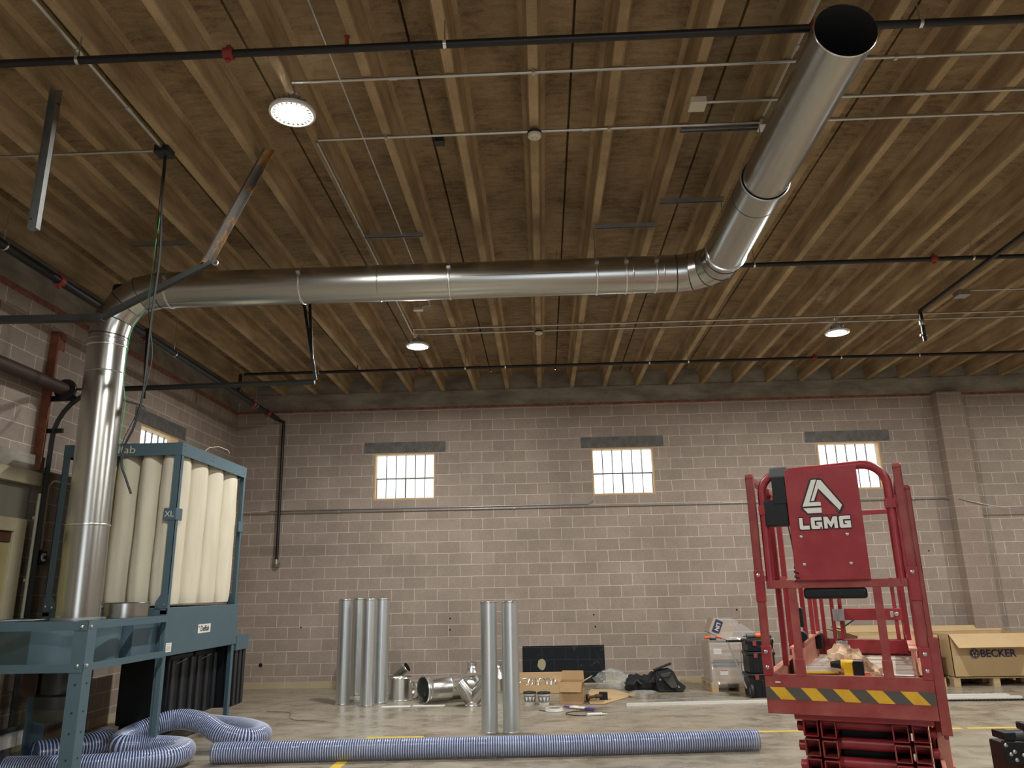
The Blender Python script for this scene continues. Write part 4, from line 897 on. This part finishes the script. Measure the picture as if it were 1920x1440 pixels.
b = MB().cyl((1.755, 12.605, .19), (1.76, 12.585, .19), .014, n=10).prism([V(2.03, 12.58, .07), V(2.06, 12.58, .07), V(2.03, 12.575, .11)], (0, .004, 0)); b.build('buckle', 'galv_bright', t)

# ------------------------------------------------------------------ pallets and cartons
def pallet(name, label, x0, x1, y0, y1, group='wooden pallets on the floor'):
    t = thing(name, label, 'pallet', ((x0+x1)/2, (y0+y1)/2, 0), group=group)
    n = 5
    for k in range(n):
        y = y0+(y1-y0-.10)*k/(n-1); MB().box(x0, y, .118, x1, y+.10, .138).build('deck_board', 'pallet_wood', t)
    for x in (x0, (x0+x1)/2-.05, x1-.10):
        MB().box(x, y0, .096, x+.10, y1, .118).box(x, y0, 0, x+.10, y1, .02).build('stringer_board', 'pallet_wood', t)
        for y in (y0, (y0+y1)/2-.07, y1-.14): MB().box(x, y, .02, x+.10, y+.14, .096).build('block', 'pallet_wood', t)
pallet('pallet', 'wooden pallet under the big lettered cardboard box at the right edge', 6.32, 7.62, 12.80, 13.58)
pallet('pallet', 'wooden pallet under the plain big box behind the lift', 4.90, 6.20, 12.80, 13.58)
pallet('pallet', 'wooden pallet under the wrapped cartons by the wall', 2.55, 3.50, 12.60, 13.40)
t = open_box('large_carton', 'large open cardboard box with dark blue lettering, front flap bent down, at the right edge', (6.98, 13.19), 1.28, .80, .635, 0, [('f', .30, 128), ('b', .10, 30)], 'cardboard_pale', .010, z=.138, group=None)
T = t
m_ = thing  # keep name
s_ = text('brand_lettering', 'BECKER', .155, 'ink_blue', T, (7.02-6.98+.03, -.405, .34), (1, 0, 0), (0, 0, 1), .001, bold=.004, space=1.0)
b = MB(); c = V(-.285, -.4035, .345)
b.tubes([b.ring(c, (0, 1, 0), .078, 32), b.ring(c, (0, 1, 0), .066, 32)], False); b.tubes([b.ring(c+V(0, .001, 0), (0, 1, 0), .060, 32), b.ring(c+V(0, .0, 0), (0, 1, 0), .001, 32)], False); b.build('round_mark', 'ink_blue', T)
b = MB()
for k in range(5):
    a = PI/2+2*PI*k/5; q = c+V(.032*math.cos(a), -.002, .032*math.sin(a)); b.ell((q.x, q.y, q.z), (.013, .001, .017), 8, 6)
b.build('mark_petals', 'cardboard_pale', T)
t = open_box('large_carton', 'large plain open cardboard box standing behind the red lift, left of the lettered one', (5.55, 13.19), 1.26, .80, .635, 0, [('l', .28, 72), ('b', .12, 25), ('r', .1, 160)], 'cardboard_pale', .010, z=.138)
def carton(label, c, s, rz=0, m='carton_grey', tilt=None, marks=()):
    t = thing('carton', label, 'box', c, rz, local=True, group='cartons wrapped on the pallet')
    if tilt: t.rotation_euler = (0, tilt, rz)
    MB().box(-s[0]/2, -s[1]/2, 0, s[0]/2, s[1]/2, s[2]).build('body', m, t, bevel=.004)
    for kind, x0, x1, z0, z1 in marks:
        MB().box(x0, -s[1]/2-.002, z0, x1, -s[1]/2, z1).build('print' if kind != 'white_paint' else 'sticker', kind, t)
    MB().box(-s[0]/2, -.025, s[2], s[0]/2, .025, s[2]+.001).build('tape', 'cardboard', t)
    return t
carton('greyish carton with a white sticker, lower left on the wrapped pallet', (2.80, 12.95, .138), (.46, .66, .29), marks=[('white_paint', -.10, .02, .10, .16), ('ink_red', -.09, .01, .16, .175), ('label_grey', -.20, .20, .22, .26)])
carton('carton with white side, lower right on the wrapped pallet', (3.26, 12.95, .138), (.44, .66, .29), marks=[('white_paint', -.20, .20, .04, .24)])
carton('greyish printed carton in the upper left layer of the wrapped pallet', (2.80, 12.95, .428), (.47, .68, .28), marks=[('white_paint', -.18, -.06, .12, .20), ('label_grey', -.20, .20, .0, .04)])
carton('greyish carton in the upper right layer of the wrapped pallet', (3.26, 12.95, .428), (.44, .68, .28), marks=[('white_paint', -.16, .16, .03, .05), ('white_paint', -.18, .18, .09, .11)])
t = carton('tilted carton with a navy band on top of the wrapped pallet', (2.78, 12.98, .725), (.36, .40, .24), tilt=.0)
t.rotation_euler = (0, math.radians(24), 0); t.location = (2.75, 12.9, .80)
o = MB().box(-.14, -.203, .03, -.02, -.2005, .235).build('navy_band', 'ink_blue', t)
text('band_lettering', 'LIN', .085, 'logo_white', o, (-.08, -.2045, .13), (0, 0, -1), (1, 0, 0), .0006, bold=.002)
def wrap():
    b = MB(); rings = []; X0, X1, Y0, Y1 = 2.54, 3.51, 12.59, 13.34
    per = [(X0+(X1-X0)*k/14, Y0) for k in range(14)]+[(X1, Y0+(Y1-Y0)*k/10) for k in range(10)]+[(X1-(X1-X0)*k/14, Y1) for k in range(14)]+[(X0, Y1-(Y1-Y0)*k/10) for k in range(10)]
    n = 22
    for j in range(n):
        s = j/(n-1); z = .06+.66*min(1, s*1.35); sh = 1; cx, cy = (X0+X1)/2, (Y0+Y1)/2; ox = 0
        if s > .74:
            q = (s-.74)/.26; sh = 1-.72*q; z = .72+.36*q; ox = -.16*q
        ring = []
        for i, (x, y) in enumerate(per):
            w_ = .016*mnoise.noise(V(x*3, y*3, j*1.3))+.010*mnoise.noise(V(x*9, y*9, j*.6))+.008*math.sin(j*2.6+x*2)
            ring.append(V(cx+ox+(x-cx)*(sh+w_*1.3), cy+(y-cy)*(sh+w_*1.6), z+.012*mnoise.noise(V(x*5, y*5, j))))
        rings.append(ring)
    b.tubes(rings, False); return tag(b.build('stretch_wrap', 'wrap_film', angle=14), 'clear shiny stretch wrap around the cartons on the pallet by the wall', 'packaging')
wrap()
t = thing('hand_tool', 'red handled tool lying on top of the wrapped cartons', 'tool', (2.62, 12.66, .79))
MB().cyl((2.50, 12.64, .79), (2.60, 12.64, .80), .022, n=10).cyl((2.68, 12.64, .81), (2.76, 12.64, .79), .02, n=10).build('handle', 'orange', t); MB().box(2.58, 12.62, .75, 2.68, 12.66, .785).build('body', 'plastic_black', t, bevel=.005)
# stack of black tool boxes
def toolbox(label, z0, z1, w0, d0, wheels=False):
    t = thing('rolling_tool_box' if wheels else 'tool_box', label, 'tool box', (3.17, 12.10, z0), group='stacked black tool boxes')
    x0, x1, y0, y1 = 3.17-w0/2, 3.17+w0/2, 12.10-d0/2, 12.10+d0/2
    MB().box(x0+.012, y0+.012, z0, x1-.012, y1-.012, z1-.045).build('body', 'plastic_black', t, bevel=.015)
    MB().box(x0, y0, z1-.05, x1, y1, z1-.003).build('lid', 'plastic_black', t, bevel=.012)
    for x in (x0+.08, x1-.14): MB().box(x, y0-.008, z1-.085, x+.055, y0+.004, z1-.02).build('latch', 'coupling_red', t, bevel=.004)
    MB().box(x0-.012, y0+.10, z1-.06, x0+.005, y1-.1, z1-.035).build('side_grip', 'plastic_grey', t, bevel=.004)
    for k in range(3): MB().box(x0+.06+k*.11, y0+.004, z0+.03, x0+.10+k*.11, y0+.013, z1-.09).build('rib', 'plastic_black', t, bevel=.004)
    return t
t = toolbox('bottom rolling black tool box of the stack, with a wheel and long handle', 0, .33, .42, .42, True)
o = MB().cyl((2.965, 11.94, .095), (3.0, 11.94, .095), .095, n=28).build('wheel', 'blue_wheel', t); MB().cyl((2.96, 11.94, .095), (2.967, 11.94, .095), .05, n=20).build('hub', 'plastic_grey', o)
b = MB().bar((2.93, 12.0, .12), (2.72, 12.05, .77), .03, .022); b.build('telescopic_handle', 'galv_dull', t); MB().bar((2.70, 12.05, .775), (2.95, 12.05, .775), .028, .03).build('handle_grip', 'plastic_black', t)
toolbox('middle black tool box of the stack behind the lift', .33, .63, .40, .40)
toolbox('top low black tool box of the stack with orange tool on its lid', .63, .80, .40, .40)
t = thing('cordless_tool', 'grey and orange power tool lying on top of the tool box stack', 'power tool', (3.2, 12.05, .80))
MB().cyl((3.0, 12.02, .845), (3.13, 12.02, .85), .035, n=16).cyl((3.0, 12.02, .845), (2.95, 12.02, .84), .012, n=10).build('nose', 'plastic_grey', t); MB().cyl((3.13, 12.02, .85), (3.22, 12.02, .855), .04, n=16).build('body', 'orange', t); MB().cyl((3.22, 12.02, .855), (3.36, 12.02, .85), .042, n=16).build('motor', 'plastic_grey', t)
cable('pale cord hanging down over the front of the tool box stack', [(3.34, 11.98, .86), (3.36, 11.89, .82), (3.35, 11.87, .72), (3.31, 11.87, .62)], .006, 'conduit')
t = thing('work_stand', 'black post stand with two short arms behind the red lift', 'stand', (4.63, 12.5, 0))
MB().cyl((4.63, 12.5, 0), (4.63, 12.5, 1.04), .022, n=14).build('post', 'black_paint', t); MB().bar((4.46, 12.5, 1.05), (4.85, 12.5, 1.05), .03, .012).build('crossbar', 'black_paint', t)
MB().bar((4.63, 12.5, .93), (4.80, 12.5, 1.03), .015, .02).bar((4.63, 12.5, .88), (4.44, 12.5, .93), .015, .02).build('arm', 'black_paint', t)
MB().bar((4.4, 12.35, .02), (4.86, 12.65, .02), .04, .03).bar((4.4, 12.65, .02), (4.86, 12.35, .02), .04, .03).build('foot', 'black_paint', t)

# ------------------------------------------------------------------ red scissor lift
def lift():
    th = math.radians(23.6)
    t = thing('scissor_lift', 'red scissor lift with white lettered panel and yellow hazard stripe', 'scissor lift', (1.11, 4.155, 0), -th, local=True)
    R = 'lift_red'; Wd = .762; LE = 1.20; LT = 2.52; i0, i1 = .045, .717
    def p(name, b, m=R, par=None, bevel=.003, **k): return b.build(name, m, par or t, bevel=bevel, **k)
    # front plate and hazard stripe
    fp = p('front_toe_board', MB().box(0, 0, .962, Wd, .018, 1.150), 'lift_worn')
    ye = MB(); gr = MB(); z0, z1, y = 1.030, 1.087, -.0015
    per = .1485; gr.prism([V(.002, y, z0), V(Wd-.002, y, z0), V(Wd-.002, y, z1), V(.002, y, z1)], (0, .0012, 0))
    for k in range(5):
        x = .020+per*k; pts = [(x, z1), (x+.072, z1), (x+.072+.050, z0), (x+.050, z0)]
        pts = [(min(a, Wd-.003), b_) for a, b_ in pts]; ye.prism([V(a, y-.0012, b_) for a, b_ in pts], (0, .0012, 0))
    gr.build('hazard_band', 'stripe_grey', fp, smooth=False); ye.build('hazard_stripes', 'stripe_yellow', fp, smooth=False)
    MB().box(.05, -.001, 1.108, .075, 0, 1.114).build('scratch', 'white_paint', fp)
    # decks
    p('extension_deck', MB().box(.018, .018, 1.015, Wd-.018, LE, 1.035), 'deck_ply')
    p('main_deck', MB().box(i0, LE-.15, .985, i1, LT, 1.045), 'deck_ply')
    p('deck_edge', MB().box(.02, LE-.16, 1.03, Wd-.02, LE-.10, 1.052), 'galv_dull')
    for x, s in ((0, 1), (Wd, -1)):
        p('side_toe_board', MB().box(x, .018, .962, x+s*.012, LE, 1.150).box(x, .018, 1.145, x+s*.040, LE, 1.152), 'lift_red_lit')
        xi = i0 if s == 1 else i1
        p('side_toe_board', MB().box(xi, LE-.35, .94, xi+s*.012, LT, 1.215).box(xi-s*.01, LE-.35, 1.205, xi+s*.035, LT, 1.220), 'lift_red_lit')
    p('rear_toe_board', MB().box(i0, LT, .95, i1, LT+.012, 1.165))
    # front posts with bolted sleeves
    for x in (.0, .722):
        o = p('front_post', MB().box(x, .0, 1.14, x+.040, .040, 2.15).cyl((x, .02, 2.15), (x+.04, .02, 2.15), .02, n=16), 'lift_worn', bevel=.004)
        p('post_sleeve', MB().box(x-.003, -.004, 1.14, x+.043, .044, 1.285), R, o); p('post_sleeve', MB().box(x-.003, -.004, 1.50, x+.043, .044, 1.66), R, o)
        for z in (1.18, 1.255, 1.634): p('bolt', MB().lathe([(.010, 0), (.010, .004), (.005, .008)], (x+.02, -.004, z), (0, -1, 0), 12), 'galv_dull', o, bevel=0)
    # outer posts of the fixed rails, one each side
    # mid rail, inner posts
    p('mid_rail', MB().box(.055, 0, 1.565, .715, .035, 1.606), 'lift_worn')
    for x in (.158, .556):
        o = p('inner_post', MB().box(x, .002, 1.14, x+.038, .036, 1.57), 'lift_worn'); p('post_sleeve', MB().box(x-.004, -.002, 1.14, x+.042, .04, 1.225), 'lift_worn', o)
    # arched frame that carries the control panel
    path = [V(.076, .02, 1.58), V(.076, .02, 2.06)]+[q for q in arc((.176, .02, 2.06), .10, PI, PI/2, (1, 0, 0), (0, 0, 1), 8)]+[q for q in arc((.575, .02, 2.06), .115, PI/2, 0, (1, 0, 0), (0, 0, 1), 8)]+[V(.690, .02, 1.58)]
    p('arched_frame', MB().sweep(path, .022, 12), R, bevel=0)
    for x in (.060, .668): p('frame_clamp', MB().box(x-.006, -.006, 1.945, x+.048, .046, 1.995))
    # control panel with logo
    pa = p('control_panel', MB().box(.205, -.018, 1.602, .556, .0, 2.172).box(.215, .0, 1.62, .546, .10, 2.15), R, bevel=.004)
    logo(pa)
    for x, z in ((.235, 1.822), (.455, 1.825), (.235, 1.682), (.455, 1.682)): p('bolt', MB().lathe([(.008, 0), (.008, .004), (.004, .007)], (x+.02, -.018, z), (0, -1, 0), 12), 'galv_dull', pa, bevel=0)
    # black socket box and coiled cable
    o = p('joystick_box', MB().box(.135, -.012, 1.995, .206, .10, 2.14).box(.086, -.010, 1.885, .203, .11, 2.02), 'plastic_black', bevel=.005)
    p('plug_cap', MB().box(.128, -.016, 2.135, .222, .07, 2.190), 'plastic_grey', o, bevel=.008)
    pts = [V(.196, -.012, 1.885), V(.205, -.014, 1.80), V(.212, -.014, 1.70), V(.205, -.012, 1.665)]+[V(.212+.012*math.cos(a), -.01+.012*math.sin(a), 1.66-.0075*a/2) for a in [k*.7 for k in range(24)]]
    p('coiled_cable', MB().sweep(pts, .0035, 6), 'plastic_black', bevel=0)
    p('document_holder', MB().box(.232, .0, 1.512, .530, .05, 1.566), 'plastic_black', bevel=.014)
    # folding side rails
    for x, s in ((.020, 1), (Wd-.020, -1)):
        o = p('side_rail', MB().bar((x, .03, 2.14), (x, LE-.08, 2.14), .032, .032).bar((x, .03, 1.62), (x, LE-.08, 1.62), .028, .028))
        p('rail_post', MB().box(x-.016, LE-.12, 1.15, x+.016, LE-.08, 2.15), R, o)
        xi = x+s*.045
        o = p('side_rail', MB().bar((xi, .30, 2.10), (xi, LT, 2.10), .03, .03).bar((xi, .70, 1.60), (xi, LT, 1.60), .028, .028))
        for yy in (1.55, 2.10, LT-.02): p('rail_post', MB().box(xi-.015, yy, 1.215, xi+.015, yy+.03, 2.10), R, o)
    p('outer_post', MB().box(Wd+.002, .02, .97, Wd+.026, .06, 2.04).cyl((Wd+.002, .04, 2.04), (Wd+.026, .04, 2.04), .02, n=14), 'lift_worn')
    p('post_plate', MB().box(Wd+.0, .01, .90, Wd+.045, .075, 1.33), 'lift_worn')
    p('side_post', MB().box(.042, .42, 1.15, .072, .46, 2.12), R)
    # rear gate
    o = p('rear_rail', MB().bar((i0, LT, 2.13), (i1, LT, 2.13), .03, .034).bar((i0, LT, 1.60), (.60, LT, 1.60), .028, .03))
    g = p('gate', MB().box(.245, LT-.03, 1.305, .70, LT-.005, 1.392).box(.245, LT-.03, 1.06, .69, LT-.006, 1.16), R)
    for x in (.10, .175, .235, .625, .672): p('gate_post', MB().box(x, LT-.02, 1.05, x+.028, LT+.01, 1.62 if x > .6 else 2.12), R, g)
    p('gate_loop', MB().sweep([V(.55, LT, 1.60)]+arc((.64, LT, 1.55), .05, PI/2, 0, (1, 0, 0), (0, 0, 1), 6)+[V(.69, LT, 1.20)], .014, 8), R, g, bevel=0)
    for z in (1.345, 1.105): p('hinge', MB().box(.19, LT-.05, z-.045, .225, LT-.03, z+.045).box(.23, LT-.05, z-.045, .275, LT-.03, z+.045).cyl((.228, LT-.05, z-.05), (.228, LT-.05, z+.05), .007, n=8), 'galv_dull', g, bevel=.002)
    p('latch', MB().box(.60, LT-.036, 1.325, .625, LT-.03, 1.372).cyl((.645, LT-.03, 1.35), (.645, LT-.042, 1.35), .016, n=12), 'galv_bright', g)
    # extension lock on the left rail
    o = p('extension_lock', MB().box(.062, 1.02, 1.37, .09, 1.08, 1.475).box(.06, 1.0, 1.20, .10, 1.10, 1.30), R)
    p('lock_handle', MB().box(.085, 1.0, 1.325, .115, 1.05, 1.44).cyl((.10, .98, 1.27), (.10, 1.06, 1.27), .03, n=16), 'plastic_black', o, bevel=.004)
    p('cable_box', MB().box(i0+.012, 2.28, 1.10, i0+.06, 2.45, 1.21), 'plastic_black', bevel=.01)
    # scissor stack: open tube ends and cross tubes
    for k in range(6):
        zt = .935-.0895*k; zb = zt-.078
        for x in (.155, .2365, .556, .6415):
            dz = 0 if x in (.155, .6415) else -.004
            b = MB(); w_, th_ = .068, .005
            for (a0, a1, c0, c1) in ((x, x+w_, zt-th_, zt), (x, x+w_, zb, zb+th_), (x, x+th_, zb+th_, zt-th_), (x+w_-th_, x+w_, zb+th_, zt-th_)): b.box(a0, .05, c0+dz, a1, 2.1, c1+dz)
            p('scissor_arm', b, 'lift_worn' if k % 2 else R, bevel=.002)
        p('cross_tube', MB().cyl((.16, .16, zb+.05), (.71, .16, zb+.05), .028, n=20), R, bevel=0)
        for x, s in ((.150, -1), (.714, 1)): p('pivot_pin', MB().cyl((x, .11, zt-.04), (x+s*.028, .11, zt-.04), .024, n=16).cyl((x+s*.028, .11, zt-.04), (x+s*.031, .11, zt-.04), .012, n=10), R, bevel=.003)
    p('platform_bracket', MB().box(.12, .03, .935, .74, 2.2, .962), R)
    p('dark_gap_filler', MB().box(.315, .25, .42, .545, 2.0, .93), 'plastic_black')  # black box added to darken the gaps between the scissor tubes
    # chassis and wheels
    ch = p('chassis', MB().box(.05, -.02, .16, .712, 2.2, .40), 'lift_worn', bevel=.01)
    p('side_plate', MB().box(.745, .15, .30, .765, 2.05, .74).box(.745, .35, .66, .80, .75, .93), 'lift_red_lit')
    p('ladder_step', MB().box(.755, .60, .40, .82, 1.10, .44).box(.755, .60, .62, .82, 1.10, .66), 'lift_red_lit')
    for x in (.0, .682):
        for yy in (.25, 1.95):
            o = p('wheel', MB().cyl((x, yy, .15), (x+.08, yy, .15), .15, n=32), 'plastic_grey', bevel=.01); p('rim', MB().cyl((x-.003, yy, .15), (x+.083, yy, .15), .08, n=24), 'lift_worn', o, bevel=0)
    p('slide_plate', MB().box(Wd-.02, .10, .90, Wd+.012, LE+.2, 1.03).box(Wd+.012, .10, .87, Wd+.03, .9, .91))
def logo(pa):
    """penrose-like triangle and block letters on the control panel"""
    y = -.0195
    def flat(name, polys, m, dy=0):
        b = MB()
        for q in polys: b.prism([V(a, y-dy, c) for a, c in q], (0, .0012, 0))
        b.build(name, m, pa, smooth=False)
    # outline in panel coordinates taken from the mark: (u right, v down) in a 400 x 460 field
    def Q(pts): return [(.2715+u*.000530, 2.118-v*.000582) for u, v in pts]
    out = [(118, 0), (192, 0), (220, 14), (385, 240), (388, 262), (352, 322), (320, 322), (300, 300), (188, 322), (52, 322), (0, 272), (0, 240), (100, 14)]
    flat('emblem_outline', [Q(out)], 'logo_black')
    A = [(120, 14), (166, 14), (80, 212), (184, 212), (184, 246), (14, 246)]           # left limb and foot
    B = [(176, 18), (208, 22), (372, 250), (338, 306), (176, 104), (128, 200), (96, 200)]  # right limb
    Cc = [(18, 262), (184, 262), (184, 308), (56, 308)]                              # base edge
    flat('emblem_white', [Q(A), Q(B), Q(Cc)], 'logo_white', .0014)
    inner = [(176, 128), (206, 166), (196, 196), (150, 196)]
    flat('emblem_inner', [Q([(176, 118), (330, 318), (190, 318), (190, 220), (142, 204)])], 'lift_red', .0018)
    flat('emblem_line', [Q([(176, 92), (350, 300), (342, 308), (176, 110), (138, 198), (126, 198)])], 'logo_black', .0022)
    flat('emblem_cut', [Q([(184, 246), (192, 226), (214, 208), (236, 226), (252, 240), (268, 232), (300, 262), (318, 306), (320, 326), (186, 326)])], 'lift_red', .0026)
    # letters L C(=G shape) M G
    G = [(0, 10), (10, 0), (104, 0), (104, 27), (36, 27), (36, 65), (68, 65), (68, 58), (50, 58), (50, 38), (104, 38), (104, 92), (10, 92), (0, 82)]
    letters = {'L': (0, [(0, 0), (34, 0), (34, 62), (94, 62), (94, 92), (10, 92), (0, 82)]), 'G': (110, G), 'M': (230, [(0, 0), (38, 0), (63, 42), (88, 0), (126, 0), (126, 92), (94, 92), (94, 46), (63, 88), (32, 46), (32, 92), (0, 92)]), 'H': (372, G)}
    def Q2(pts): return [(.2535+u*.000515, 1.9175-v*.000650) for u, v in pts]
    bl = []; wh = []
    for x, st in letters.values():
        for dx, dy in ((-8, -7), (8, -7), (-8, 7), (8, 7), (0, -8), (0, 8)): bl.append(Q2([(x+u+dx, v+dy) for u, v in st]))
        wh.append(Q2([(x+u, v) for u, v in st]))
    flat('lettering_outline', bl, 'logo_black'); flat('lettering', wh, 'logo_white', .0014)
    flat('lettering_cut', [Q2([(184, 101), (196, 74), (206, 80), (214, 101)])], 'lift_red', .0020)
lift()
# things lying on the lift platform: local frame of the platform
PM = Matrix.Translation((1.11, 4.155, 0)) @ Matrix.Rotation(-math.radians(23.6), 4, 'Z')
def on_deck(x, y, z=1.036): return PM @ V(x, y, z)
def crumple(label, c, r, m, name, seed, cat, z=1.036):
    b = MB(); rings = []
    for j in range(15):
        th = PI*j/14; ring = []
        for i in range(26):
            a = 2*PI*i/26; d = V(math.sin(th)*math.cos(a), math.sin(th)*math.sin(a), -math.cos(th)); f = 1+.45*mnoise.noise(d*2.6+V(seed, 0, 0))+.22*mnoise.noise(d*7+V(0, seed, 0))
            p = V(c[0]+d.x*r[0]*f, c[1]+d.y*r[1]*f, z+r[2]*.75+d.z*r[2]*f); p.z = max(p.z, z); ring.append(PM @ p)
        rings.append(ring)
    b.tubes(rings, False); return tag(b.build(name, m, angle=12), label, cat)
crumple('crumpled tan paper heap on the lift platform', (.345, .92), (.105, .10, .10), 'paper_tan', 'crumpled_paper', 3, 'paper')
crumple('smaller crumpled tan paper beside the big heap on the lift platform', (.445, .90), (.075, .09, .055), 'paper_tan', 'crumpled_paper', 9, 'paper')
L0 = on_deck(.34, .72)
t = thing('cordless_drill', 'yellow and black cordless drill lying at the front of the lift platform', 'power tool', L0, -math.radians(23.6), local=True)
MB().box(-.005, -.03, .03, .045, .03, .118).cyl((-.02, 0, .10), (.05, 0, .10), .026, n=14).build('body', 'yellow_tool', t, bevel=.006)
MB().box(.045, -.035, .02, .10, .035, .122).build('battery', 'plastic_black', t, bevel=.006)
MB().cyl((-.02, 0, .10), (-.075, 0, .10), .024, .016, n=14).build('chuck', 'plastic_black', t)
L0 = on_deck(.20, .78)
t = thing('bit_case', 'clear lidded bit case lying left on the lift platform', 'case', L0, -math.radians(10), local=True)
MB().box(-.09, -.06, 0, .09, .06, .05).build('tray', 'plastic_black', t, bevel=.006); MB().box(-.085, -.055, .05, .085, .055, .085).build('lid', 'clear_film', t, bevel=.004); MB().box(-.09, -.062, .048, .09, -.055, .06).build('latch', 'yellow_tool', t)
L0 = on_deck(.42, .74)
b = MB().box(-.05, -.04, 0, .05, .04, .06, m=Matrix.Translation(L0) @ Matrix.Rotation(-.2, 4, 'Z')); tag(b.build('orange_case', 'orange', bevel=.01), 'small orange case beside the yellow drill on the lift platform', 'case')

# ------------------------------------------------------------------ black machine end at the right edge
t = thing('machine_arm', 'black machine end with a bolted bracket and rounded arm at the lower right edge', 'machine', (2.70, 4.5, 0))
b = MB().prism([V(2.405, 4.46, .655), V(2.60, 4.46, .640), V(2.60, 4.46, .755), V(2.398, 4.46, .765)], (0, .012, 0)); o = b.build('bracket', 'plastic_black', t, bevel=.006)
for x, z in ((2.435, .70), (2.46, .672), (2.455, .712), (2.50, .695), (2.415, .745)): MB().lathe([(.010, 0), (.010, .004), (.004, .007)], (x, 4.46, z), (0, -1, 0), 12).build('bolt', 'galv_dull', o)
MB().box(2.405, 4.45, .770, 2.475, 4.56, .808).build('end_block', 'plastic_black', t, bevel=.005)
MB().cyl((2.47, 4.52, .765), (3.0, 4.62, .765), .042, n=24).build('arm', 'black_paint', t, bevel=.006)
MB().box(2.56, 4.50, .80, 2.60, 4.6, .84).box(2.56, 4.5, 0, 2.95, 4.9, .70).build('frame', 'plastic_black', t, bevel=.01)
